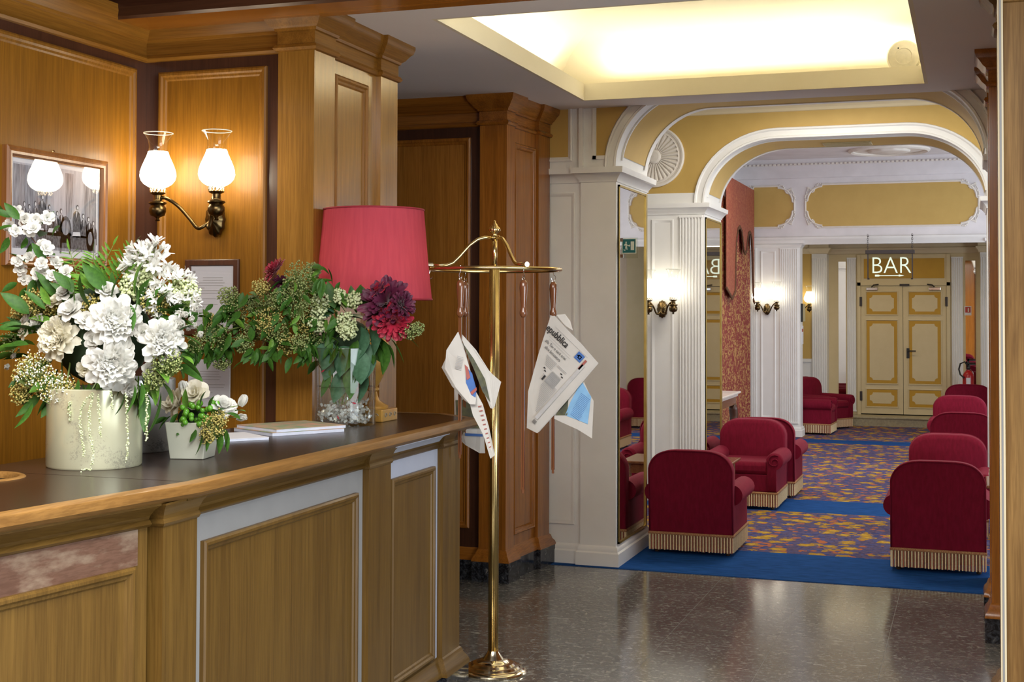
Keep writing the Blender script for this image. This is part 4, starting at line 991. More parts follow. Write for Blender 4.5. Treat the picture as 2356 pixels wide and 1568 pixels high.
# front-page newspaper on the right holder
yN = hk['r'].y-.012
nb = thing('newspaper', Yp(1290, 850, yN), 'newspaper showing its front page with bold masthead, hanging at the right', 'newspaper')
mb = MB()
for k in range(4): sheet(mb, [(1268+k*.6, 722-k, yN+.001*k), (1300, 752, yN-.004+.001*k), (1340, 793, yN-.006+.001*k), (1374+k, 832+k, yN-.004+.001*k), (1300+k, 920+k, yN-.008+.001*k), (1236+k*1.5, 996-k, yN+.001*k), (1212, 984, yN+.004+.001*k), (1215, 900, yN+.001*k), (1240, 810, yN-.003+.001*k)])
mb.build('front_sheets', 'paper', nb)
mb = MB(); sheet(mb, [(1280, 724, yN+.012), (1300, 722, yN+.02), (1312, 738, yN+.022), (1318, 760, yN+.014), (1300, 748, yN+.01)]); mb.build('folded_corner', 'paper', nb)
mb = MB(); sheet(mb, [(1270, 960, yN+.012), (1340, 870, yN+.010), (1356, 905, yN+.012), (1366, 922, yN+.016), (1362, 1008, yN+.022), (1330, 988, yN+.016), (1290, 970, yN+.012)]); mb.build('back_sheets', 'paper', nb)
mb = MB(); sheet(mb, [(1300, 955, yN+.0105), (1312, 925, yN+.0095), (1338, 876, yN+.0085), (1360, 912, yN+.0115), (1352, 975, yN+.0135), (1330, 966, yN+.012)]); mb.build('blue_advert', 'ink_sky', nb)
mb = MB(); sheet(mb, [(1278, 955, yN+.0105), (1308, 912, yN+.0095), (1305, 955, yN+.0105)]); mb.build('dark_advert', 'dark_ink_and_shade', nb)
pg0 = Yp(1262, 762, yN-.010); sm = (Yp(1300, 800, yN).x-Yp(1200, 800, yN).x)/100
ang = math.radians(-42.5); pu = V((math.cos(ang), 0, math.sin(ang))); pv = V((-math.sin(ang), 0, math.cos(ang))); pn = V((0, -1, 0))
def pg(a, b): return pg0+pu*a*sm+pv*b*sm
def strips(name, mat, L):
    mb = MB()
    for a, b, w, h in L:
        q = pg(a, b)+pn*.001; mb.face([q, q+pu*w*sm, q+pu*w*sm+pv*h*sm, q+pv*h*sm])
    return tag(mb.build(name, mat, nb), kind='stuff')
mb = MB(); text_mesh(mb, 'epubblica', pg(-9, 0), pu, pv, pn, 21*sm, .35*sm, .002, fit=63*sm); mb.build('masthead', 'ink', nb)
mb = MB(); text_mesh(mb, 'alla Tav o sarà crisi', pg(8, -21), pu, pv, pn, 9.5*sm, .0, .002, fit=62*sm); text_mesh(mb, 'altra bocciatura', pg(17, -32), pu, pv, pn, 9.5*sm, .0, .002, fit=46*sm); mb.build('headline', 'ink', nb)
lb = lambda v: 8-.589*v
gl = []; k = 0; v_ = -40
while v_ > -178:
    if lb(v_) < 56 and not -74 < v_ < -60: gl.append((lb(v_), v_, 62-lb(v_), 1.0))
    a = max(lb(v_), 66)
    if a < 96 and not -56 < v_ < -44: gl.append((a, v_, 100-a if v_ < -80 else 92-a, 1.0))
    v_ -= 3.0
strips('text_columns', 'ink_grey', gl)
strips('side_column', 'ink_pale', [(104, -160, 8, 160)])
strips('grey_box', 'ink_pale', [(66, -86, 26, 26)])
strips('barcode', 'ink', [(106+k*1.3, -172, .7, 9) for k in range(7)])
strips('top_rules', 'ink_grey', [(4, 18, 100, .6), (7, -6, 66, .5), (12, -11, 64, .5)])
strips('badge', 'ink_blue', [(80, -2, 18, 18)])
strips('badge_emblem', 'paper', [(86, 3, 2, 8), (88, 3, 6, 2), (88, 9, 6, 2), (92, 3, 2, 8)])
strips('badge_star', 'ink_yellow', [(83, 6, 3, 3)])
strips('red_kicker', 'ink_red', [(103, -14, 5, 26)])
strips('portraits', 'ink', [(45, -66, 5, 2.6), (50, -70, 5, 2.6), (82, -50, 5, 2.6), (88, -54, 5, 2.6), (58, -88, 4, 12)])
mb = MB()
for i in range(16):
    a = Yp(1312+i*1.6, 952-i*3.2, yN+.009); mb.face([a, a+V((.046, 0, -.032)), a+V((.046, 0, -.030)), a+V((0, 0, .002))])
mb.build('advert_text', 'ink_blue', nb)
# open newspaper on the near-left holder
yM = hk['nl'].y
nb = thing('newspaper', Yp(1080, 880, yM), 'newspaper hanging open with its pages fanned, left of the brass pole', 'newspaper')
mb = MB()
for k in range(6): sheet(mb, [(1055-k*.3, 763, yM-.004*k), (1034-k*1.4, 805, yM-.02-.004*k), (1016+k*1.5, 845+k*.6, yM-.035-.004*k), (1040+k*2, 888+k, yM-.04-.004*k), (1070+k*2.2, 922+k*1.5, yM-.04-.004*k), (1094, 930, yM-.03-.004*k), (1096, 905, yM-.02-.003*k), (1083, 855, yM-.005-.003*k), (1066, 795, yM-.002*k)])
mb.build('left_pages', 'paper', nb)
mb = MB()
for k in range(6): sheet(mb, [(1056+k*.4, 763, yM+.01+.003*k), (1085+k*2, 797+k*1.5, yM+.02+.004*k), (1112+k*3, 835+k*4, yM+.03+.004*k), (1128+k*5, 866+k*2.4, yM+.04+.004*k), (1134+k*.8, 940-k, yM+.03+.004*k), (1128+k, 938, yM+.03+.003*k), (1108, 890, yM+.012+.003*k), (1078, 820, yM+.01+.003*k)])
mb.build('right_pages', 'paper', nb)
mb = MB(); sheet(mb, [(1062, 785, yM+.008), (1090, 825, yM+.014), (1116, 872, yM+.022), (1128, 925, yM+.024), (1110, 900, yM+.012), (1090, 848, yM+.006)]); mb.build('inner_fold_shade', 'dark_ink_and_shade', nb)  # dark sheet stands in for shade between the open pages
mb = MB(); sheet(mb, [(1072, 842, yM-.0285), (1086, 858, yM-.0285), (1096, 895, yM-.0375), (1094, 914, yM-.0435), (1084, 908, yM-.0475), (1072, 880, yM-.045)]); mb.build('colour_photo', 'ink_blue', nb)
mb = MB(); sheet(mb, [(1069, 838, yM-.0295), (1076, 844, yM-.030), (1082, 868, yM-.0375), (1074, 874, yM-.046)]); sheet(mb, [(1082, 902, yM-.048), (1096, 890, yM-.039), (1097, 897, yM-.039), (1086, 908, yM-.049)]); mb.build('photo_accents', 'ink_red', nb)
mb = MB()
for i in range(9): sheet(mb, [(1052-i*.8, 818+i*3.4, yM-.052), (1066-i*.6, 822+i*3.6, yM-.040), (1066-i*.6, 823.2+i*3.6, yM-.040), (1052-i*.8, 819.2+i*3.4, yM-.052)])
tag(mb.build('text_columns', 'ink_grey', nb), kind='stuff')
mb = MB()
for i in range(10):
    t_ = i/10; sheet(mb, [(1100+t_*28, 934+t_*104, yM-.034-.006*t_), (1108+t_*24, 932+t_*104, yM-.034-.006*t_), (1108+t_*24, 934.5+t_*104, yM-.034-.006*t_), (1100+t_*28, 936.5+t_*104, yM-.034-.006*t_)])
tag(mb.build('printed_marks', 'ink_red', nb), kind='stuff')
mb = MB()
for k in range(4): sheet(mb, [(1081+k*1.2, 928, yM-.03+.003*k), (1096, 902, yM-.02+.003*k), (1108+k, 930, yM-.02+.003*k), (1122+k, 982, yM-.03+.003*k), (1137+k*.3, 1048-k, yM-.04+.003*k), (1128+k*.8, 1054, yM-.04+.003*k), (1112+k, 1000, yM-.04+.003*k), (1088+k, 955, yM-.035+.003*k)])
mb.build('hanging_pages', 'paper', nb)
# darker newspaper behind
yD = hk['fl'].y
nb = thing('newspaper', Yp(1070, 960, yD), 'dark folded newspaper hanging behind the open one, partly below the countertop', 'newspaper')
mb = MB()
for k in range(3): sheet(mb, [(1045, 895, yD+.004*k), (1075, 890, yD+.01+.004*k), (1108, 930, yD+.02+.004*k), (1116, 1040+k, yD+.01+.004*k), (1104, 1042, yD+.004*k), (1072, 1024, yD-.01+.004*k), (1046, 1000, yD+.004*k)])
mb.build('pages', 'paper', nb)
mb = MB(); sheet(mb, [(1048, 920, yD-.006), (1090, 918, yD-.002), (1108, 985, yD-.002), (1074, 985, yD-.014), (1050, 962, yD-.008)]); mb.build('printed_photo', 'dark_ink_and_shade', nb)
mb = MB(); sheet(mb, [(1070, 996, yD-.0145), (1110, 998, yD-.002), (1111, 1004, yD-.002), (1070, 1002, yD-.0145)]); mb.build('printed_rule', 'ink_blue', nb)
# ================================================================== ARMCHAIRS
def rrect_prof(w, h, r, n=24):
    """front outline of the chair back: straight sides, softly arched top"""
    zs = .585; P = [(-w/2, .145), (w/2, .145)]
    for k in range(n+1):
        a = math.pi*k/n; c, s_ = math.cos(a), math.sin(a)
        P.append((w/2*math.copysign(abs(c)**(2/4.2), c), zs+(h-zs)*abs(s_)**(2/1.65)))
    return P
def make_armchair():
    t = thing('armchair', (0, 0, 0)); H = .725; Wd = .585
    # back: loft of the outline, slightly padded and leaning
    P = rrect_prof(Wd, H, .1); bk = MB()
    def ringp(y, sc, lean): return [(a*sc, y-lean*max(0, (b-.3)), .145+(b-.145)*(sc if sc < 1 else 1)) for a, b in P]
    rows = [ringp(-.305, .955, .10), ringp(-.325, .99, .10), ringp(-.318, 1, .10), ringp(-.22, 1, .10), ringp(-.195, .985, .10), ringp(-.180, .93, .10)]
    rows = [rows[1], rows[2], rows[3], rows[4], rows[5]]
    bk.grid(rows, close_v=True); bk.face(rows[0][::-1]); bk.face(rows[-1])
    bk.build('backrest', 'velvet', t, local=True, smooth=True, autos=50)
    pp = MB(); pp.tube([(a*.995, -.327-.10*max(0, b-.3), b*.997) for a, b in [(.2925, .15)]+P[2:]+[(-.2925, .15)]], .006, 6); pp.build('piping', 'velvet', t, local=True, smooth=True)
    # seat box and cushion
    MB().box(-.285, .285, -.20, .315, .145, .30).build('seat_base', 'velvet', t, local=True, bevel=.012, smooth=True, autos=40)
    MB().box(-.225, .225, -.20, .325, .295, .405).build('seat_cushion', 'velvet', t, local=True, bevel=.035, smooth=True, autos=40)
    for s in (-1, 1):
        ar = MB(); rows = []
        cs = []
        for k in range(15):
            a = math.radians(-60+270*k/14); cs.append((.075*math.cos(a), .072*math.sin(a)))
        prof = [(.0-.05, -.30), (.0-.05, .0)]+[]
        # cross-section in local (x outward, z): inner face, roll, outer face
        sec = [(-.055, .15), (-.055, .40)]+[(.012+.075*math.cos(math.radians(a)), .415+.072*math.sin(math.radians(a))) for a in range(165, -76, -20)]+[(.03, .33), (.03, .15)]
        for y, sc_ in ((-.25, 1), (.30, 1), (.325, .97), (.335, .88)):
            rows.append([(s*(.26+(a*sc_ if sc_ < 1 else a)), y, .33+(b-.33)*sc_ if sc_ < 1 else b) for a, b in sec])
        ar.grid(rows, close_v=True); ar.face(rows[0]); ar.face(rows[-1][::-1])
        ao = ar.build('armrest', 'velvet', t, local=True, smooth=True, autos=55)
        sc2 = MB(); cx, cz = s*.272, .415
        sc2.tube([(cx+s*(.060-.0028*k)*math.cos(k*.5+1.0), .338, cz+(.058-.0028*k)*math.sin(k*.5+1.0)) for k in range(18)], .005, 5); sc2.build('scroll', 'velvet', ao, local=True, smooth=True)
    # fringe: braid plus hanging cords
    x1, y0, y1 = .292, -.331, .322
    br = MB(); br.sweep([(-x1, y1), (-x1, y0), (x1, y0), (x1, y1)], [(.0, .152), (.007, .150), (.009, .142), (.007, .134), (0, .132)], closed=True); br.build('braid', 'braid', t, local=True)
    fr = MB(); rr = random.Random(4)
    def cord(px, py, i):
        fr.cur = 0 if i % 2 == 0 else 1; r = .0060 if i % 2 == 0 else .0040; zb = .024+.006*rr.random()
        fr.grid([[(px+r*math.cos(q*math.pi/2+.78), py+r*math.sin(q*math.pi/2+.78), z) for q in range(4)] for z in (zb, .137)], close_v=True); fr.face([(px+r*math.cos(q*math.pi/2+.78), py+r*math.sin(q*math.pi/2+.78), zb) for q in range(4)])
    n = 56
    for i in range(n):
        f = (i+.5)/n; cord(-x1+2*x1*f, y0, i); cord(-x1+2*x1*f, y1, i)
    n = 56
    for i in range(n):
        f = (i+.5)/n; cord(-x1, y0+(y1-y0)*f, i); cord(x1, y0+(y1-y0)*f, i)
    fr.cur = 0
    tag(fr.build('fringe', ['fringe_cream', 'fringe_red'], t, local=True), kind='stuff')
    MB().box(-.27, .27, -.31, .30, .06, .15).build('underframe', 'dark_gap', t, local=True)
    for sx in (-1, 1):
        for sy in (-1, 1): MB().lathe([(.010, 0), (.016, .004), (.016, .022), (.011, .028), (.018, .032), (.018, .065)], (sx*.25, sy*.27, 0), 12).build('foot', 'caster', t, local=True)
    return t
ac0 = make_armchair()
CHAIRS = [  # centre x, centre y, rotation, label
    (-1.84, 9.725, 0, 'red velvet armchair seen from behind, beside the mirrored column at left'),
    (-1.85, 12.06, math.pi, 'red velvet armchair facing the camera across the small table at left'),
    (-1.80, 12.86, 0, 'red velvet armchair back to back with the one facing the camera at left'),
    (-2.12, 19.40, -R90-.05, 'far red armchair seen from its side, just past the far white column'),
    (-2.05, 20.35, -R90-.55, 'far red armchair standing by the yellow wall left of the double door'),
    (-.205, 9.635, 0, 'red velvet armchair seen from behind, nearest on the right'),
    (-.175, 11.10, math.pi, 'red armchair on the right facing the camera, directly behind the nearest one'),
    (-.075, 14.20, 0, 'third red armchair back in the row on the right'),
    (-.12, 16.35, math.pi, 'fourth red armchair back in the row on the right'),
    (-.03, 19.60, 0, 'farthest red armchair back in the row on the right, before the fire extinguisher'),
    (.58, 13.35, R90, 'red armchair turned sideways at the right edge, only its arm showing')]
for i, (x, y, r, lab) in enumerate(CHAIRS):
    o = ac0 if i == 0 else dup(ac0)
    o.location = (x, y, .0045); o.rotation_euler = (0, 0, r)
    tag(o, lab, 'armchair', 'red velvet armchairs of the lounge')
# ================================================================== TABLES
def side_table(x0, x1, y0, y1, z, label):
    t = thing('side_table', ((x0+x1)/2, (y0+y1)/2, .0045), label, 'table', 'lounge side tables'); zz = .0045
    MB().box(x0, x1, y0, y1, z-.022, z).build('table_top', 'table_wood', t, bevel=.006)
    MB().box(x0+.05, x1-.05, y0+.05, y1-.05, z-.10, z-.022).build('apron', 'table_wood', t)
    for x in (x0+.06, x1-.06):
        for y in (y0+.06, y1-.06): MB().lathe([(.012, 0), (.014, .02), (.020, .25), (.024, z-.13), (.024, z-.02)], (x, y, zz), 12).build('leg', 'table_wood', t, smooth=True, autos=40)
    return t
side_table(-2.16, -1.78, 10.62, 11.20, .50, 'small wooden table between the two left armchairs by the column')
side_table(.10, .62, 10.02, 10.6, .50, 'small wooden table at the right edge, behind the nearest right armchair')
side_table(.16, .66, 14.9, 15.5, .50, 'small wooden table deep in the row of right armchairs')
bx = thing('menu_box', (.155, 10.12, .501), 'cream card box standing on the right wooden table', 'box')
MB().box(.118, .19, 10.06, 10.18, .501, .60).build('box_body', 'box_cream', bx, bevel=.003); MB().box(.116, .192, 10.058, 10.182, .560, .572).build('box_band', 'paper', bx)
# console with marble top, by the window
cn = thing('console_table', (-2.8, 15.4, .0045), 'marble-topped console table with dark scrolled legs before the curtain', 'table')
CXf = Zp(1705, 899, .76).x; CYe = Zp(1705, 899, .76).y
MB().prism([(-3.06, CYe-1.5), (CXf, CYe-1.5), (CXf, CYe), (-3.06, CYe)], (0, 0, .735), EX, EY, EZ, .025).build('marble_top', 'marble_white', cn, bevel=.008)
MB().box(-3.05, CXf-.03, CYe-1.47, CYe-.03, .70, .735).build('marble_moulding', 'marble_white', cn, bevel=.01)
MB().box(-3.04, CXf-.05, CYe-1.44, CYe-.06, .61, .70).build('apron', 'table_wood', cn)
for yy in (CYe-.12, CYe-1.38):
    for xx in (CXf-.08, -2.98):
        q = [(0, .61), (.015, .55), (.03, .48), (.01, .40), (-.04, .30), (-.06, .20), (-.045, .10), (-.01, .05), (.0, .01)]
        MB().tube([(xx+a*.4, yy+(a if yy > CYe-.5 else -a), b) for a, b in q], [.045, .052, .05, .042, .03, .022, .020, .026, .022], 10).build('leg', 'cert_frame_wood', cn, smooth=True)
# small lamp on the console behind the column
cl_ = V((-2.85, CYe-.95, .76)); t = thing('console_lamp', cl_, 'small lamp on the marble console giving an orange glow on the curtain', 'lamp')
MB().lathe([(.06, 0), (.06, .01), (.02, .03), (.015, .05), (.05, .12), (.055, .17), (.02, .23), (.012, .25), (.010, .34)], cl_, 20).build('lamp_body', 'old_brass', t, smooth=True)
MB().grid([[(cl_.x+r*math.cos(2*math.pi*k/28), cl_.y+r*math.sin(2*math.pi*k/28), cl_.z+z) for k in range(28)] for r, z in ((.16, .30), (.10, .50))], close_v=True).build('lamp_shade', 'lamp_silk', t, smooth=True)
MB().ball((cl_.x, cl_.y, cl_.z+.38), .03, 10, 6).build('bulb', 'globe_lit', t, smooth=True)
# ================================================================== CURTAIN
ct = thing('curtain', (-2.95, 17.6, 0), 'red and gold brocade curtain with a tasselled pelmet at the lounge window', 'curtain')
XC = -2.88; yA, yB = 16.35, 18.60
def drape(y0, y1, z0, z1, folds, amp, name, mat='curtain_brocade', x=XC):
    n = folds*8; rows = []
    for z in (z1, (z0+z1)/2, z0):
        row = []
        for k in range(n+1):
            f = k/n; a = amp*(1 if z < z1 else .8); row.append((x-.05+a*math.sin(f*folds*2*math.pi)+.01*math.sin(f*17+z*2), y0+(y1-y0)*f+.012*math.sin(f*31), z))
        rows.append(row)
    MB().grid(rows).build(name, mat, ct, smooth=True)
drape(yA, yB, .03, 3.10, 10, .05, 'drape', x=XC+.085)
# pelmet: board face with arched cut-outs in its lower edge
cps = [(16.35, 1.98), (16.75, 1.86), (16.98, 1.95), (17.03, 2.35), (17.08, 2.6), (17.2, 2.74), (17.35, 2.78), (17.5, 2.73), (17.60, 2.6), (17.66, 2.50), (17.78, 2.45), (17.90, 2.50), (17.96, 2.62), (18.06, 2.73), (18.2, 2.76), (18.33, 2.70), (18.42, 2.5), (18.46, 2.2), (18.50, 1.95), (18.56, 1.80), (18.60, 1.84)]
low = []; n = 90
for k in range(n+1):
    y = yA+(yB-yA)*k/n
    for (a0, z0_), (a1, z1_) in zip(cps[:-1], cps[1:]):
        if a0 <= y <= a1+1e-6: low.append((y, z0_+(z1_-z0_)*(y-a0)/(a1-a0))); break
MB().grid([[(XC+.10+h, y, z if r else 3.345) for y, z in low] for r, h in ((0, 0), (1, 0), (1, .012), (0, .012))], close_u=True).build('pelmet', 'pelmet_brocade', ct)
MB().box(XC-.12, XC+.112, yB-.01, yB, 2.75, 3.345).build('pelmet_return', 'pelmet_brocade', ct)
ts = MB(); rr = random.Random(8)
for k in range(0, n*3):
    f = k/(n*3); i = min(int(f*n), n-1); y = low[i][0]+(low[i+1][0]-low[i][0])*(f*n-i); z = low[i][1]+(low[i+1][1]-low[i][1])*(f*n-i)
    ts.ball((XC+.118, y, z-.005), .008+.005*rr.random(), 5, 4, (1, 1, 1.9))
ts.tube([(XC+.116, y, z) for y, z in low], .011, 6)
tag(ts.build('tassel_trim', 'tassel', ct), kind='stuff')
# ================================================================== SIGNS AND FITTINGS
sg = thing('bar_sign', (-.985, 18.5, 2.14), 'hanging glass sign reading BAR with an arrow below the letters', 'sign')
a_, b_ = Yp(1997, 640, 18.5), Yp(2099, 584, 18.5)
ys = 18.5
MB().box(a_.x-.03, b_.x+.03, ys-.03, ys+.03, b_.z+.005, b_.z+.055).build('sign_bar', 'steel_dark', sg, bevel=.004)
MB().box(a_.x+.01, b_.x-.01, ys-.004, ys+.004, a_.z, b_.z+.01).build('glass_pane', 'sign_glass', sg)
for x in (a_.x, b_.x):
    MB().box(x-.008, x+.008, ys-.012, ys+.012, a_.z-.015, b_.z+.01).build('bracket', 'steel_dark', sg); MB().box(x-.02 if x > -1 else x, x+.02 if x < -1 else x, ys-.012, ys+.012, a_.z-.015, a_.z).build('bracket_foot', 'steel_dark', sg)
    ch = MB(); z = b_.z+.055; k = 0
    while z < 2.70:
        ch.tube([(x+(.010*math.cos(q) if k % 2 else 0), ys+(0 if k % 2 else .010*math.cos(q)), z+.015+.017*math.sin(q)) for q in [i*math.pi/4 for i in range(8)]], .0028, 4, closed=True); z += .026; k += 1
    ch.build('chain', 'steel_dark', sg)
    MB().tube([(x, ys, 2.695), (x, 18.70, 2.70)], .006, 6).build('chain_hook', 'steel_dark', sg)
mb = MB(); wS = b_.x-a_.x
text_mesh(mb, 'BAR', (a_.x+wS*.06, ys-.005, a_.z+.065), EX, EZ, -EY, .315, -.004, .001, squeeze=.90)
mb.build('lettering', 'glow_white', sg)
MB().prism([(.0, -.012), (.05, -.012), (.06, -.005), (.30, -.005), (.30, -.014), (.37, 0), (.30, .014), (.30, .005), (.06, .005), (.05, .012), (0, .012)], (a_.x+wS*.16, ys-.006, a_.z+.035), EX, EZ, -EY, .001).build('arrow', 'glow_white', sg)
# exit sign: glass flag clamped to the column corner, facing the hall
ysn = 8.86; p0 = Yp(1431, 583, ysn); p1 = Yp(1464, 548, ysn)
ex = thing('exit_sign', (-2.2, ysn, p0.z), 'teal exit sign with white running figure on a glass flag at the near mirror', 'sign')
ew, eh = p1.x-p0.x, p1.z-p0.z
g0 = Yp(1424, 594, ysn); g1 = Yp(1468, 546, ysn)
MB().box(-2.205, g1.x, ysn, ysn+.006, g0.z, g1.z).build('glass_flag', 'sign_glass', ex)
MB().box(p0.x, p1.x, ysn-.002, ysn, p0.z, p1.z).build('plate', 'sign_white', ex)
MB().box(p0.x+ew*.05, p1.x-ew*.05, ysn-.003, ysn-.002, p0.z+eh*.05, p1.z-eh*.05).build('teal_field', 'sign_teal', ex)
def pict(polys, name):
    mb = MB()
    for P in polys: mb.face([(p0.x+a*ew, ysn-.0038, p0.z+b*eh) for a, b in P])
    mb.build(name, 'sign_white', ex)
pict([[(.62, .22), (.86, .22), (.86, .80), (.62, .80)]], 'door_symbol')
pict([ov(.30, .74, .05, .06, 10), [(.22, .66), (.34, .68), (.36, .44), (.26, .42)], [(.26, .46), (.36, .46), (.40, .26), (.34, .24), (.30, .38)], [(.24, .44), (.32, .44), (.22, .24), (.12, .28), (.12, .22), (.24, .18)], [(.34, .64), (.44, .52), (.42, .48), (.32, .58)], [(.22, .66), (.14, .54), (.17, .50), (.26, .60)]], 'running_figure')
pict([[(.44, .48), (.52, .48), (.52, .42), (.59, .52), (.52, .62), (.52, .56), (.44, .56)]], 'arrow_symbol')
for zz_ in (g0.z+.004, g1.z-.026): MB().box(-2.225, -2.19, ysn-.008, ysn+.014, zz_, zz_+.022).build('clamp', 'chrome', ex)
# thermostat box on the far column's side
tb = thing('control_box', (-2.165, 18.95, 1.60), 'small dark control box on the side of the far white column', 'switch')
MB().box(-2.17, -2.145, 18.80, 19.10, 1.56, 1.80).build('box_body', 'vent_grille', tb, bevel=.004); MB().box(-2.172, -2.143, 18.79, 18.815, 1.555, 1.805).build('box_edge', 'iron_black', tb)
MB().box(-2.17, -2.166, 18.85, 19.05, 1.25, 1.50).build('notice', 'paper_white', tb); MB().box(-2.167, -2.165, 18.87, 19.03, 1.42, 1.46).build('notice_band', 'ink_red', tb)
# air grille under the second arch
ag = thing('air_grille', (-1.03, 12.5, 3.2), 'slim ochre air vent in the soffit of the second arch', 'vent')
MB().box(-1.24, -.82, 12.38, 12.62, 3.196, 3.214).build('vent_frame', 'vent_grille', ag, bevel=.003)
for k in range(7): MB().box(-1.22, -.84, 12.40+k*.03, 12.415+k*.03, 3.190, 3.198).build('slat', 'vent_grille', ag)
# smoke detector in the coffer
sm_ = Yp(2085, 155, 8.55); sdv = thing('smoke_detector', (sm_.x, 8.47, 3.17), 'round white smoke detector at the corner of the ceiling coffer', 'smoke detector')
sc_ = V((-.37, 8.50, 3.235))
def yl(prof, c, n=28): return MB().grid([[(c.x+r*math.cos(2*math.pi*k/n), c.y-h, c.z+r*math.sin(2*math.pi*k/n)) for k in range(n)] for r, h in prof], close_v=True)
yl([(.10, -.03), (.10, 0), (.092, .012), (.05, .02), (.045, .016), (.001, .018)], sc_).build('detector_body', 'smoke_white', sdv, smooth=True, autos=30)
MB().ball((sc_.x-.03, sc_.y-.02, sc_.z+.05), .005, 6, 4).build('indicator', 'iron_black', sdv)
# fire extinguisher and its sign
fe = V((-.03, 21.05, .14)); t = thing('fire_extinguisher', fe, 'red fire extinguisher with a black hose on the step beside the double door', 'fire extinguisher')
MB().lathe([(.001, 0), (.075, .0), (.08, .01), (.08, .60), (.072, .65), (.045, .69), (.025, .70), (.022, .72)], fe, 24).build('cylinder', 'red_paint', t, smooth=True, autos=40)
mb = MB().lathe([(.022, .71), (.026, .74), (.02, .78)], fe, 14); mb.box(fe.x-.015, fe.x+.10, fe.y-.012, fe.y+.012, fe.z+.78, fe.z+.80); mb.box(fe.x-.015, fe.x+.10, fe.y-.012, fe.y+.012, fe.z+.84, fe.z+.855); mb.box(fe.x-.015, fe.x+.01, fe.y-.012, fe.y+.012, fe.z+.78, fe.z+.855); mb.build('valve', 'iron_black', t)
MB().tube([(fe.x, fe.y-.02, fe.z+.76), (fe.x-.05, fe.y-.02, fe.z+.83), (fe.x-.11, fe.y-.02, fe.z+.80), (fe.x-.13, fe.y-.02, fe.z+.72), (fe.x-.11, fe.y-.02, fe.z+.64), (fe.x-.06, fe.y-.08, fe.z+.60)], .012, 8).build('hose', 'iron_black', t, smooth=True)
MB().box(fe.x-.03, fe.x+.03, fe.y-.083, fe.y-.080, fe.z+.45, fe.z+.6).build('label_sticker', 'paper_white', t)
es = thing('extinguisher_sign', (-.07, 21.34, 1.85), 'small red and white extinguisher sign on the mirror edge by the door', 'sign')
q0, q1 = Yp(2219, 725, 21.345), Yp(2235, 704, 21.345)
MB().box(q0.x, q1.x, 21.338, 21.345, q0.z, q1.z).build('plate', 'paper_white', es); MB().box(q0.x+.012, q1.x-.012, 21.3365, 21.339, q0.z+.04, q1.z-.012).build('red_field', 'sign_red', es)
MB().prism([(-.008, 0), (.008, 0), (.008, .05), (.004, .06), (-.004, .06), (-.008, .05)], ((q0.x+q1.x)/2+.006, 21.3365, q0.z+.05), EX, EZ, -EY, .001).build('symbol', 'sign_white', es)
# ================================================================== VASES
def vase(name, c, r, h, mat, label):
    t = thing(name, c, label, 'vase')
    MB().lathe([(.001, .004), (r-.012, .004), (r-.004, 0), (r, .006), (r, h-.003), (r-.003, h), (r-.006, h-.003), (r-.006, .02), (.001, .02)], c, 48).build('vase_body', mat, t, smooth=True, autos=40)
    return t
def zz(px, py, z=ZT): 
    p = Zp(px, py, z); p.z = z+.0005; return p
v1 = zz(218, 1070); r1 = (Yp(310, 1000, v1.y).x-Yp(126, 1000, v1.y).x)/2*.985; h1 = Yp(218, 890, v1.y).z-ZT
v1.x = (Yp(310, 1060, v1.y).x+Yp(126, 1060, v1.y).x)/2
vase('cylinder_vase', v1, r1, h1, 'mercury_glass', 'large speckled silver-cream cylinder vase in front, holding white peonies')
v2 = zz(322, 1037); v2.y += .03
r2 = r1*.97
v2.x = Yp(388, 1000, v2.y).x-r2
vase('cylinder_vase', v2, r2, h1*1.02, 'mercury_grey', 'grey mirrored cylinder vase half hidden behind the big white bouquet')
# square planter
v3 = zz(443, 1052); t = thing('square_planter', v3, 'small tapered square planter in pale green glaze on the counter', 'planter', rot=0)
w0, w1, hh = .058, .072, Yp(440, 968, v3.y).z-ZT
ca, sa = math.cos(math.radians(12)), math.sin(math.radians(12))
def sq(w, z): return [(v3.x+(a*ca-b*sa)*w, v3.y+(a*sa+b*ca)*w, v3.z+z) for a, b in ((-1, -1), (1, -1), (1, 1), (-1, 1))]
mb = MB(); rows = [sq(w0, 0), sq(w1, hh), sq(w1-.006, hh), sq(w0-.004, .02)]; mb.grid(rows, close_v=True); mb.face(rows[0][::-1]); mb.face(rows[-1]); mb.build('planter_body', 'planter_glaze', t, bevel=.003)
mb = MB(); mb.face(sq(w1-.008, hh-.012)); mb.build('foam', 'soil', t)
# glass vase
v4 = zz(795, 975); v4.y = 5.37; r4 = (Yp(858, 950, v4.y).x-Yp(731, 950, v4.y).x)/2; v4.x = (Yp(858, 950, v4.y).x+Yp(731, 950, v4.y).x)/2; h4 = Yp(795, 800, v4.y).z-ZT
t = thing('glass_vase', v4, 'clear glass cylinder vase with crushed ice gel, water and stems', 'vase')
MB().lathe([(.001, 0), (r4-.003, 0), (r4, .004), (r4, h4)], v4, 48).build('outer_glass', 'clear_glass', t, smooth=True, autos=40)
MB().grid([[(v4.x+r*math.cos(2*math.pi*k/48), v4.y+r*math.sin(2*math.pi*k/48), v4.z+z) for k in range(48)] for r, z in ((r4-.005, .012), (r4-.005, h4))], close_v=True).build('inner_glass', 'clear_glass', t, smooth=True)
MB().tube([(v4.x+(r4-.0025)*math.cos(2*math.pi*k/48), v4.y+(r4-.0025)*math.sin(2*math.pi*k/48), v4.z+h4) for k in range(48)], .003, 6, closed=True).build('rim', 'clear_glass', t, smooth=True)
wh = Yp(795, 888, v4.y).z-ZT
MB().lathe([(.001, wh), (r4-.006, wh)], v4, 40).build('water_surface', 'water', t)
ice = MB(); rr = random.Random(11)
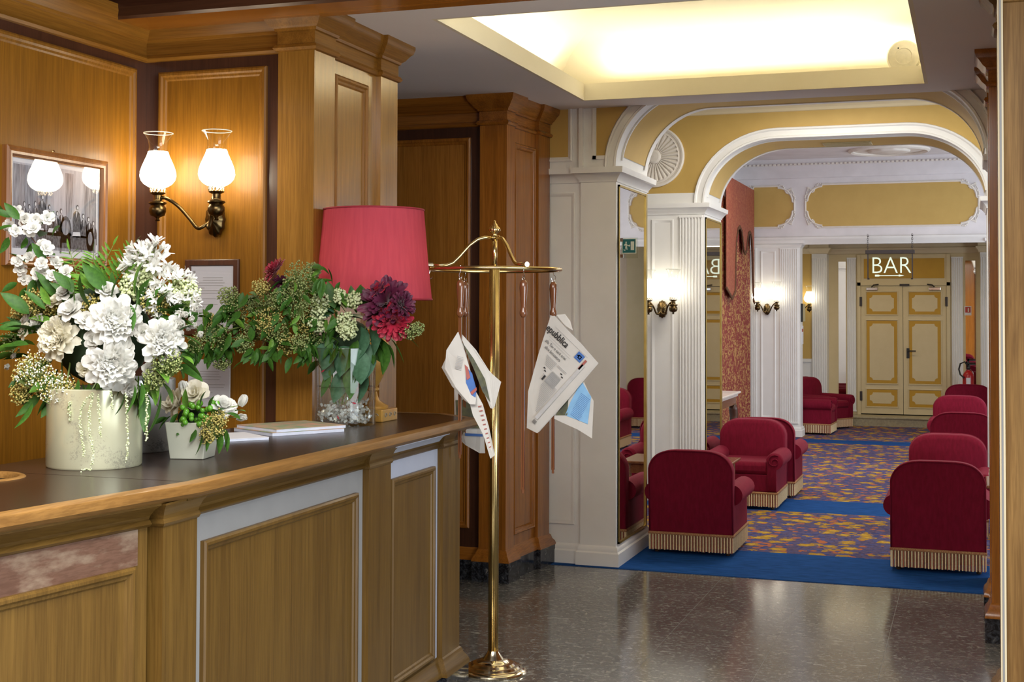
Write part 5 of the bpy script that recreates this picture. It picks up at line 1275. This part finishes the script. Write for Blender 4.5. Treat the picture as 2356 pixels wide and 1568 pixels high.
for k in range(260):
    a = rr.random()*6.283; r = (r4-.018)*math.sqrt(rr.random()); z = .014+rr.random()*.085*(.75+.4*rr.random()); s_ = .007+.009*rr.random()
    d1 = V((rr.uniform(-1, 1), rr.uniform(-1, 1), rr.uniform(-1, 1))).normalized(); d2 = d1.orthogonal().normalized(); d3 = d1.cross(d2)
    ice.obox(V((v4.x+r*math.cos(a), v4.y+r*math.sin(a), v4.z+z))-d1*s_/2, d1, d2, d3, s_, s_*.8, s_*.6)
tag(ice.build('ice_gel', 'gel_ice', t), kind='stuff')
pt = MB()
for (px, py, a) in ((743, 853, .6), (778, 960, -1.0), (815, 927, -.2)):
    q = Yp(px, py, v4.y-r4+.012); d = V((math.cos(a), 0, math.sin(a)))*.012; w = V((-d.z, 0, d.x))*.3; pt.face([q-d, q+w, q+d, q-w])
pt.build('fallen_petals', 'petal_crimson', t)
# ================================================================== FLOWERS
RF = random.Random(21)
def leaf_mesh(name, mat, L, W, bend=.18, n=6):
    mb = MB(); rows = []
    for k in range(n+1):
        f = k/n; w = W*(math.sin(math.pi*f**.85)**.8 if 0 < f < 1 else .02); z = -bend*L*f*f
        rows.append([(-w/2, L*f, z+w*.18), (0, L*f, z), (w/2, L*f, z+w*.18)])
    mb.grid(rows); o = mb.build(name, mat, None, smooth=True); me = o.data; bpy.data.objects.remove(o); return me
LM = {'leaf': leaf_mesh('leaf', 'leaf', 1, .42), 'leaf_light': leaf_mesh('leaf', 'leaf_light', 1, .38), 'leaf_blue': leaf_mesh('leaf', 'leaf_blue', 1, .55, .25), 'slim': leaf_mesh('leaf', 'leaf_light', 1, .22, .12), 'slimdark': leaf_mesh('leaf', 'leaf', 1, .28, .2)}
def orient(d, roll):
    """matrix with local +Y along d"""
    d = V(d).normalized(); q = V((0, 1, 0)).rotation_difference(d); return (q @ Matrix.Rotation(roll, 3, 'Y').to_quaternion())
def put_leaf(parent, kind, p, d, L, roll=None):
    o = bpy.data.objects.new('leaf', LM[kind]); COL.objects.link(o); o.parent = parent; o.location = V(p)-wloc(parent)
    o.rotation_mode = 'QUATERNION'; o.rotation_quaternion = orient(d, RF.uniform(-.9, .9) if roll is None else roll); o.scale = (L, L, L); return o
def petal(mb, c, ax, out, L, W, cup, curl, n=3, m=2, ruffle=0):
    """petal starting at c heading along a mix of ax and out"""
    ax, out = V(ax).normalized(), V(out).normalized(); side = ax.cross(out).normalized(); rows = []; ph = RF.uniform(0, 6)
    for i in range(n+1):
        f = i/n; ang = cup+curl*f; d = out*math.sin(ang)+ax*math.cos(ang); nn = ax*math.sin(ang)-out*math.cos(ang)
        w = W*(.35+.65*math.sin(math.pi*min(1, .15+.62*f))); row = []
        for j in range(m+1):
            t = 2*j/m-1
            row.append(V(c)+d*L*(f-.10*f*t*t)+side*w*.5*t+nn*(W*.16*t*t+ruffle*L*f*f*math.sin(t*5+ph)))
        rows.append(row)
    mb.grid(rows)
def bloom(parent, name, p, facing, r, mat, layers, label=None, n=4, m=4, ruffle=.035):
    mb = MB(); ax = V(facing).normalized(); a0 = ax.orthogonal().normalized(); b0 = ax.cross(a0)
    for (n, L, W, cup, curl) in layers:
        ph = RF.random()*6
        for k in range(n):
            a = ph+2*math.pi*k/n+RF.uniform(-.2, .2); out = a0*math.cos(a)+b0*math.sin(a)
            petal(mb, V(p)-ax*r*.35+out*r*.06, ax, out, r*L*RF.uniform(.9, 1.1), r*W*RF.uniform(.85, 1.1), cup*RF.uniform(.85, 1.15), curl, n, m, ruffle)
    if ruffle > .05:
        q = V(p)-ax*r*.02; mb.ball(q, r*.34, 10, 7)
        for k in range(26):
            d = (ax*RF.uniform(.5, 1.2)+a0*RF.uniform(-1, 1)+b0*RF.uniform(-1, 1)).normalized(); petal(mb, q+d*r*.22, d, d.orthogonal(), r*.42, r*.36, RF.uniform(-.2, .2), RF.uniform(.2, .7), 3, 3, .10)
    o = mb.build(name, mat, parent, smooth=True)
    if label: o['label'] = label
    return o
PEONY = [(10, 1.18, .62, 1.15, .30), (13, 1.12, .52, .92, .15), (14, 1.08, .46, .72, .10), (13, 1.06, .44, .52, .10), (10, 1.04, .42, .32, .12), (6, 1.02, .40, .14, .1)]
ROSE = [(6, .95, .85, .75, .55), (6, .90, .72, .45, .35), (5, .85, .55, .22, .2), (4, .8, .4, .08, .1)]
BUDL = [(5, 1.2, .85, .28, -.15), (4, 1.15, .6, .12, -.08)]
DAHL = [(14, 1.1, .34, 1.2, .2), (14, 1.05, .32, .95, .2), (14, 1.0, .30, .7, .2), (12, .95, .26, .45, .2), (10, .85, .22, .2, .2)]
def camdir(p): d = V((0, 0, CH))-V(p); return d.normalized()
def cluster(parent, name, p, r, n, br, mat, sc=(1, 1, 1), stems='stem'):
    mb = MB(); st = MB(); base = V(p)-V((0, -.02, r*.9))
    n = int(n*1.35); br *= .84
    for k in range(n):
        d = V((RF.gauss(0, 1), RF.gauss(0, 1), RF.gauss(0, 1))).normalized()*r*RF.random()**.45
        q = V(p)+V((d.x*sc[0], d.y*sc[1], d.z*sc[2])); mb.octa(q, br*RF.uniform(.7, 1.25))
        if k % 4 == 0: st.tube([base+(q-base)*.25, q], .0009, 3, caps=False)
    o = mb.build(name, mat, parent, smooth=True); o['kind'] = 'stuff'
    st.build('stalks', stems, o)
    return o
def scat(parent, kind, pts, Lpx, y, jitter=.03, down=.2, out=None):
    for (px, py, dx, dy) in pts:
        p = Yp(px, py, y+RF.uniform(-jitter, jitter)); s = (Yp(px+100, py, y).x-p.x)/100
        d = V((dx, RF.uniform(-.5, .1), dy)); put_leaf(parent, kind, p, d, Lpx*abs(s)*RF.uniform(.8, 1.2))
def pxm(y, px=300): return (Yp(px+100, 700, y).x-Yp(px, 700, y).x)/100
# ---------------------------------------------------------------- big white bouquet
yb = v1.y; s1 = pxm(yb, 200)
bq = thing('flower_bouquet', (v1.x, v1.y, ZT+h1), 'lush white bouquet of peonies, jasmine and greenery in the silver-cream vase', 'flowers')
cc = Yp(225, 800, yb)
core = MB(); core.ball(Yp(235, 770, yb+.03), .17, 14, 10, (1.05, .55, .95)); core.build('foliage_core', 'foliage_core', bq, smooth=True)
def fdir(p, c, f=.9): return (camdir(p)*f+(V(p)-c).normalized()*.9)
for (px, py, rp, yo, m) in ((130, 775, 57, -.10, 'petal_cream'), (268, 738, 64, -.13, 'petal_white'), (258, 838, 62, -.15, 'petal_white'), (378, 782, 55, -.10, 'petal_white')):
    p = Yp(px, py, yb+yo); bloom(bq, 'peony', p, fdir(p, cc), rp*s1*.70, m, PEONY, n=4, m=4, ruffle=.07)
for (px, py, rp, yo, m) in ((148, 672, 24, -.06, 'petal_white'), (128, 690, 22, -.05, 'petal_cream'), (160, 712, 30, -.09, 'petal_white'), (185, 690, 24, -.05, 'petal_white'), (245, 668, 26, -.06, 'petal_white'), (55, 760, 22, -.08, 'petal_cream'), (60, 735, 20, -.04, 'petal_white'), (85, 742, 24, -.06, 'petal_white'), (300, 895, 20, -.08, 'petal_white'), (215, 780, 22, -.07, 'petal_white'), (345, 850, 20, -.08, 'petal_white'), (330, 765, 22, -.08, 'petal_white'), (200, 735, 24, -.08, 'petal_white'), (195, 850, 20, -.09, 'petal_cream'), (405, 745, 20, -.07, 'petal_white')):
    p = Yp(px, py, yb+yo); bloom(bq, 'rose', p, fdir(p, cc, .6), rp*s1*.95, m, ROSE)
# jasmine sprays upper left
tw = MB()
jas = [(38, 485), (57, 505), (75, 523), (82, 505), (36, 531), (66, 530), (100, 562), (108, 570), (66, 590), (47, 618), (95, 605), (102, 622), (88, 628), (130, 603), (135, 640), (55, 640), (120, 632), (40, 600), (20, 520), (110, 500), (72, 645), (150, 625)]
for (px, py) in jas:
    p = Yp(px, py, yb-.02+RF.uniform(-.05, .05)); bloom(bq, 'jasmine', p, camdir(p)+V((RF.uniform(-.6, .6), 0, RF.uniform(-.2, .6))), RF.uniform(13, 17)*s1, 'petal_white', [(6, .95, .8, .8, .5), (5, .8, .6, .4, .3), (4, .6, .4, .15, .2)])
for q in ([(190, 700), (150, 640), (100, 585), (55, 520), (20, 480)], [(180, 700), (140, 650), (90, 625), (40, 610)], [(60, 525), (90, 505)], [(100, 585), (110, 565)], [(120, 640), (135, 600)]): tw.tube([Yp(a, b, yb+.01) for a, b in q], .0018, 5)
tw.build('twigs', 'twig', bq)
for (px, py, dx, dy) in ((10, 490, -.6, .5), (30, 520, -.8, -.2), (60, 545, .2, -1), (90, 545, .7, .3), (85, 520, .6, .6), (45, 505, -.5, .8), (70, 560, -.2, -1), (20, 545, -.5, -.8), (110, 590, .8, .2), (60, 605, -.7, .5), (80, 640, -.2, -1), (115, 655, .4, -.9), (40, 650, -.8, -.5), (140, 615, .8, .4), (100, 640, .3, -.9), (60, 660, -.5, -.8), (150, 640, .9, -.2), (10, 520, -.9, -.4), (120, 545, .7, .6), (90, 655, 0, -1), (105, 600, -.3, .9), (25, 500, -.9, .6)):
    p = Yp(px, py, yb+RF.uniform(-.04, .04)); put_leaf(bq, 'leaf', p, (dx, RF.uniform(-.7, .1), dy), RF.uniform(34, 50)*s1)
# ferns
def frond(parent, a, b, n, L, kind='slim'):
    a, b = V(a), V(b); d = (b-a).normalized(); side = d.cross(camdir(a)).normalized(); MB().tube([a, (a+b)/2+V((0, 0, .01)), b], .0013, 5).build('frond_stem', 'stem', parent)
    for k in range(n):
        f = .15+.85*k/n; p = a+(b-a)*f
        for s_ in (-1, 1): put_leaf(parent, kind, p, d*.6+side*s_+V((0, RF.uniform(-.2, .2), 0)), L*(1.1-.6*f), RF.uniform(-.4, .4))
    put_leaf(parent, kind, b, d, L*.6)
for (x0, y0, x1_, y1_, L) in ((190, 690, 160, 575, 40), (205, 690, 260, 565, 40), (235, 680, 310, 560, 38), (215, 660, 215, 580, 40), (150, 700, 30, 745, 36), (260, 650, 330, 590, 34), (180, 680, 120, 625, 36), (210, 720, 190, 640, 40)):
    frond(bq, Yp(x0, y0, yb+.02), Yp(x1_, y1_, yb-.01), 9, L*s1)
# fillers
for (px, py, rp, n, m, yo) in ((85, 700, 40, 260, 'bud_gold', -.02), (130, 705, 30, 160, 'bud_gold', -.03), (50, 715, 28, 140, 'bud_gold', -.01), (212, 702, 26, 150, 'bud_gold', -.06), (75, 855, 46, 300, 'bud_gold', -.10), (120, 890, 40, 260, 'bud_gold', -.10), (50, 905, 30, 160, 'bud_gold', -.09), (155, 905, 32, 180, 'bud_gold', -.11), (385, 832, 34, 200, 'bud_green', -.10), (355, 870, 26, 140, 'bud_green', -.10), (360, 695, 34, 200, 'bud_gold', -.06), (330, 640, 34, 240, 'bud_pale', -.02), (305, 660, 30, 200, 'bud_pale', -.04), (425, 675, 34, 240, 'bud_pale', -.02), (20, 790, 30, 100, 'bud_green', -.05)):
    cluster(bq, 'filler_blossom', Yp(px, py, yb+yo), rp*s1, n, 3.0*s1 if m != 'bud_pale' else 5.0*s1, m, (1, .6, .85))
for (px, py, rp, n, yo) in ((75, 850, 48, 70, -.13), (130, 895, 44, 70, -.13)): cluster(bq, 'white_filler', Yp(px, py, yb+yo), rp*s1, n*2, 2.4*s1, 'bud_white', (1, .5, .85))
# agapanthus heads
def agapanthus(parent, p, r, n=34):
    mb = MB(); st = MB(); p = V(p)
    for k in range(n):
        d = V((RF.gauss(0, 1), RF.gauss(-.4, .7), RF.gauss(.35, 1))).normalized(); q = p+d*r*RF.uniform(.45, .7); st.tube([p, q], .0011, 4, caps=False)
        a0 = d.orthogonal().normalized(); b0 = d.cross(a0)
        for j in range(5):
            a = j*1.2566+RF.random(); o_ = a0*math.cos(a)+b0*math.sin(a); petal(mb, q, d, o_, r*.42, r*.11, .18, .45, 2)
    o = tag(mb.build('agapanthus', 'petal_white', parent, smooth=True), kind='stuff'); st.build('flower_stalks', 'stem', o)
for (px, py, rp, yo) in ((348, 612, 62, .0), (400, 660, 46, -.02), (372, 690, 40, -.05), (430, 700, 34, -.04), (330, 600, 40, .02)): agapanthus(bq, Yp(px, py, yb+yo), rp*s1)
for (px, py) in ((425, 725), (440, 735), (432, 755), (450, 712), (418, 745), (445, 750), (125, 790), (30, 820), (15, 845), (460, 770), (455, 690)):
    p = Yp(px, py, yb-.07); bloom(bq, 'small_bud', p, camdir(p)+V((.3, 0, .4)), 14*s1, 'petal_white', BUDL)
# leaves all around
for k in range(140):
    a = RF.uniform(0, 6.283); rx = RF.uniform(110, 205); px, py = 232+rx*math.cos(a), 785+RF.uniform(80, 135)*math.sin(a)
    p = Yp(px, py, yb+RF.uniform(-.09, .03)); put_leaf(bq, RF.choice(['leaf', 'leaf', 'slimdark', 'leaf_light']), p, (math.cos(a)+RF.uniform(-.4, .4), RF.uniform(-.6, .1), -math.sin(a)*.8+RF.uniform(-.5, .3)), RF.uniform(40, 70)*s1)
scat(bq, 'slimdark', [(165, 900, -.4, -1), (190, 880, .3, -1), (155, 880, -.8, -.6), (310, 885, .2, -1), (325, 880, .4, -1), (335, 900, .1, -1), (75, 925, -.2, -1), (300, 700, .3, -1), (310, 655, .5, -.8), (205, 880, -.2, -1), (180, 870, 0, -1), (370, 900, .2, -1), (95, 900, -.6, -.7)], 75, yb-.10)
# hanging amaranth strands
def strand(parent, q, y):
    mb = MB(); P = [Yp(a, b, y) for a, b in q]
    for i in range(len(P)-1):
        L = (P[i+1]-P[i]).length; m = max(2, int(L/.0022))
        for k in range(m):
            c = P[i]+(P[i+1]-P[i])*(k/m); mb.octa(c+V((RF.uniform(-1, 1), RF.uniform(-1, 1), RF.uniform(-1, 1)))*.0035, RF.uniform(.0022, .0042))
    tag(mb.build('amaranth_strand', 'bud_pale', parent), kind='stuff')
yf = v1.y-r1-.012
strand(bq, [(215, 905), (200, 915), (186, 940), (184, 970), (188, 1010), (195, 1050)], yf); strand(bq, [(212, 912), (206, 950), (205, 990), (212, 1020), (214, 1060), (208, 1075)], yf); strand(bq, [(225, 910), (228, 950), (232, 1005)], yf+.002)
strand(bq, [(290, 905), (292, 960), (294, 1020), (292, 1062)], yf+.012); strand(bq, [(158, 925), (160, 970)], yf+.006); strand(bq, [(188, 1083), (200, 1080), (210, 1078)], yf-.02); strand(bq, [(255, 900), (258, 940)], yf); strand(bq, [(338, 905), (338, 960), (336, 1012)], yf+.03)
stems = MB()
for k in range(9):
    a = RF.random()*6.28; stems.tube([(v1.x+.5*r1*math.cos(a), v1.y+.5*r1*math.sin(a), ZT+.03), (v1.x+.7*r1*math.cos(a), v1.y+.6*r1*math.sin(a), ZT+h1), tuple(Yp(225+110*math.cos(a), 790, yb))], .003, 5)
stems.build('stems', 'stem', bq)
# ---------------------------------------------------------------- planter flowers
s3 = pxm(v3.y, 440); pq = thing('flower_arrangement', (v3.x, v3.y, ZT+hh), 'small arrangement of white lisianthus and green berries in the square planter', 'flowers')
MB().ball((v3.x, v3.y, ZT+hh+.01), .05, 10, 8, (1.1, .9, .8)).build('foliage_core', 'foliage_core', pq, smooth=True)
c3 = V((v3.x, v3.y, ZT+hh))
for (px, py, rp, m, L, f) in ((447, 905, 34, 'petal_cream', ROSE, (.1, -1, .5)), (402, 925, 34, 'petal_cream', ROSE, (-.7, -1, .3)), (425, 898, 24, 'petal_white', BUDL, (-.1, -.3, 1)), (515, 932, 30, 'petal_white', ROSE, (.7, -.5, .7)), (556, 926, 20, 'petal_white', BUDL, (.7, -.2, 1)), (552, 960, 20, 'petal_white', BUDL, (1, -.3, .1)), (385, 935, 20, 'petal_cream', BUDL, (-1, -.2, .4))):
    p = Yp(px, py, v3.y-.03); bloom(pq, 'lisianthus', p, f, rp*s3, m, L); MB().tube([c3+V((0, 0, .02)), p-V(f).normalized()*.01], .0016, 5).build('stem', 'stem', pq)
bmb = 0
for k in range(46):
    p = Yp(RF.uniform(418, 500), RF.uniform(925, 978), v3.y-.055+RF.uniform(-.02, .03)); MB().ball(p, 6.2*s3*RF.uniform(.8, 1.2), 8, 6).build('berry', 'berry', pq, smooth=True)
for (px, py, rp, n) in ((490, 982, 30, 220), (505, 962, 20, 100), (475, 1005, 18, 80)): cluster(pq, 'filler_blossom', Yp(px, py, v3.y-.07), rp*s3, n, 2.6*s3, 'bud_gold', (1, .6, 1))
for (px, py, dx, dy, L, kd) in ((395, 955, -.7, -.6, 38, 'slimdark'), (410, 950, -.5, -.8, 34, 'leaf'), (465, 985, .1, -1, 55, 'slimdark'), (475, 990, .3, -1, 45, 'slimdark'), (500, 990, .4, -1, 50, 'leaf'), (515, 985, .5, -1, 52, 'slimdark'), (522, 985, .2, -1, 46, 'slimdark'), (490, 950, .6, .3, 34, 'leaf'), (430, 940, 0, .8, 40, 'leaf_light'), (460, 935, .3, .8, 36, 'leaf'), (520, 950, 1, -.1, 40, 'leaf'), (540, 945, 1, .2, 30, 'leaf_light'), (385, 960, -1, -.4, 30, 'leaf'), (450, 985, -.2, -1, 30, 'leaf'), (480, 940, .4, .9, 30, 'leaf'), (420, 975, -.3, -.9, 26, 'leaf')):
    put_leaf(pq, kd, Yp(px, py, v3.y-.06), (dx, -.25, dy), L*s3)
# ---------------------------------------------------------------- mixed bouquet in the glass vase
yg = v4.y-.03; s4 = pxm(yg, 750)
gq = thing('flower_bouquet', (v4.x, v4.y, ZT+h4), 'loose green branch bouquet with wine-red dahlias leaning left in the glass vase', 'flowers')
st = MB()
for (bx_, tx, ty) in ((770, 720, 720), (780, 800, 740), (800, 850, 720), (790, 760, 700), (785, 880, 740), (775, 660, 720), (795, 830, 760)):
    st.tube([Yp(bx_, 930, yg), Yp(bx_*.7+tx*.3, 850, yg), Yp(tx, ty, yg)], .0024, 6)
st.tube([Yp(770, 930, yg), Yp(760, 800, yg), Yp(700, 745, yg-.02), Yp(600, 740, yg-.12), Yp(480, 770, yg-.16)], .003, 6)
for q in ([(600, 740), (560, 690), (520, 660)], [(560, 745), (500, 720)], [(700, 745), (660, 670), (640, 630)], [(640, 740), (600, 800)], [(540, 755), (500, 800)], [(700, 745), (690, 650), (700, 610)]): st.tube([Yp(a, b, yg-.12) for a, b in q], .0018, 5)
st.build('branches', 'stem', gq)
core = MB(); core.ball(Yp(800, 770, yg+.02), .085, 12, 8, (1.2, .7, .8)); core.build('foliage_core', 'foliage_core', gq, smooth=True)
for (px, py, rp, m, L, f) in ((630, 618, 27, 'petal_crimson', DAHL, (-.5, -.6, .7)), (648, 652, 18, 'petal_wine', DAHL, (.2, -.8, -.4)), (884, 692, 50, 'petal_wine', DAHL, (.15, -1, .35)), (905, 742, 40, 'petal_crimson', DAHL, (.5, -1, -.35)), (930, 700, 28, 'petal_wine', DAHL, (1, -.5, .3)), (870, 665, 26, 'petal_crimson', ROSE, (-.4, -.5, .8))):
    p = Yp(px, py, yg-.09 if px > 800 else yg-.14); bloom(gq, 'dahlia', p, f, rp*s4, m, L)
fill = [(690, 635, 36), (720, 665, 30), (675, 660, 30), (525, 680, 26), (540, 720, 30), (500, 775, 34), (455, 790, 26), (470, 765, 22), (600, 700, 30), (620, 740, 34), (640, 770, 32), (580, 760, 30), (680, 700, 34), (700, 740, 34), (660, 790, 26), (690, 790, 24), (735, 700, 26), (510, 830, 24), (560, 790, 24), (720, 620, 20), (940, 760, 22), (960, 755, 16), (640, 690, 26), (600, 660, 22), (580, 700, 24), (735, 780, 22), (490, 740, 22)]
for (px, py, rp) in fill: cluster(gq, 'filler_blossom', Yp(px, py, yg-.04-(.11 if px < 700 else 0)+RF.uniform(-.03, .03)), rp*s4, int(rp*6), 2.6*s4, RF.choice(['bud_green', 'bud_green', 'bud_green', 'bud_gold']), (1, .7, .9))
for (px, py, rp, n) in ((733, 715, 20, 110), (738, 690, 18, 90), (728, 745, 20, 110), (795, 745, 26, 160), (800, 760, 22, 120), (655, 690, 24, 110), (815, 690, 18, 80), (780, 680, 16, 70)): cluster(gq, 'pale_blossom', Yp(px, py, yg-.07), rp*s4, n, 4.2*s4, 'bud_pale', (1, .6, 1))
for k in range(230):
    px = RF.uniform(445, 790); top = 760-(px-440)*.42; py = RF.uniform(max(610, top-40), 830 if px > 560 else 815); a = RF.uniform(-2.6, .4)
    p = Yp(px, py, yg-.04-(.11 if px < 700 else 0)+RF.uniform(-.05, .04)); put_leaf(gq, RF.choice(['leaf', 'leaf', 'leaf_light', 'leaf']), p, (math.cos(a)*.8-.1, RF.uniform(-.6, .3), math.sin(a)*.8), RF.uniform(24, 40)*s4)
for (cx, cy) in ((450, 800), (515, 790), (590, 800), (625, 800), (710, 790), (700, 800), (480, 800), (520, 700), (500, 745), (740, 640)):
    for k in range(6):
        a = -math.pi/2+RF.uniform(-.8, .8); put_leaf(gq, 'leaf', Yp(cx+RF.uniform(-8, 8), cy, yg-.16), (math.cos(a), RF.uniform(-.3, .1), math.sin(a)), RF.uniform(34, 46)*s4)
for (px, py, dx, dy, L, kd) in ((760, 760, -.1, -1, 85, 'leaf_blue'), (790, 765, .1, -1, 95, 'leaf_blue'), (830, 750, .2, -1, 70, 'leaf_blue'), (850, 740, .4, -.9, 75, 'leaf_blue'), (870, 770, .3, -1, 70, 'slimdark'), (840, 780, 0, -1, 95, 'leaf_blue'), (815, 770, -.1, -1, 80, 'leaf'), (780, 740, -.4, -.8, 60, 'leaf'), (880, 780, .2, -1, 75, 'leaf'), (900, 780, .6, -.7, 60, 'slim'), (850, 720, -.2, .8, 60, 'leaf'), (820, 720, .1, .9, 60, 'leaf'), (770, 710, -.2, .9, 60, 'leaf'), (890, 790, .5, -.8, 55, 'leaf'), (755, 735, -.6, -.4, 50, 'leaf_light'), (820, 800, .3, -1, 80, 'leaf_blue'), (770, 800, -.3, -1, 70, 'leaf_blue'), (860, 700, .8, .3, 50, 'leaf_light'), (740, 770, -.7, -.6, 44, 'leaf'), (930, 770, .9, -.5, 44, 'slim'), (805, 830, .1, -1, 80, 'leaf'), (785, 850, -.1, -1, 70, 'leaf_blue'), (830, 850, .2, -1, 70, 'leaf_blue'), (760, 850, -.3, -1, 60, 'slimdark'), (810, 710, -.4, .6, 55, 'leaf_light'), (840, 735, -.7, .2, 60, 'leaf_blue')):
    put_leaf(gq, kd, Yp(px, py, yg-.03+RF.uniform(-.03, .02)), (dx, -.12, dy), L*s4, RF.uniform(-.5, .5))
for k in range(40):
    a = RF.uniform(0, 6.28); put_leaf(gq, RF.choice(['leaf', 'leaf_blue', 'slimdark']), Yp(815+70*math.cos(a), 755+45*math.sin(a), yg+RF.uniform(-.05, .03)), (math.cos(a), RF.uniform(-.4, .1), -math.sin(a)-.3), RF.uniform(34, 52)*s4)
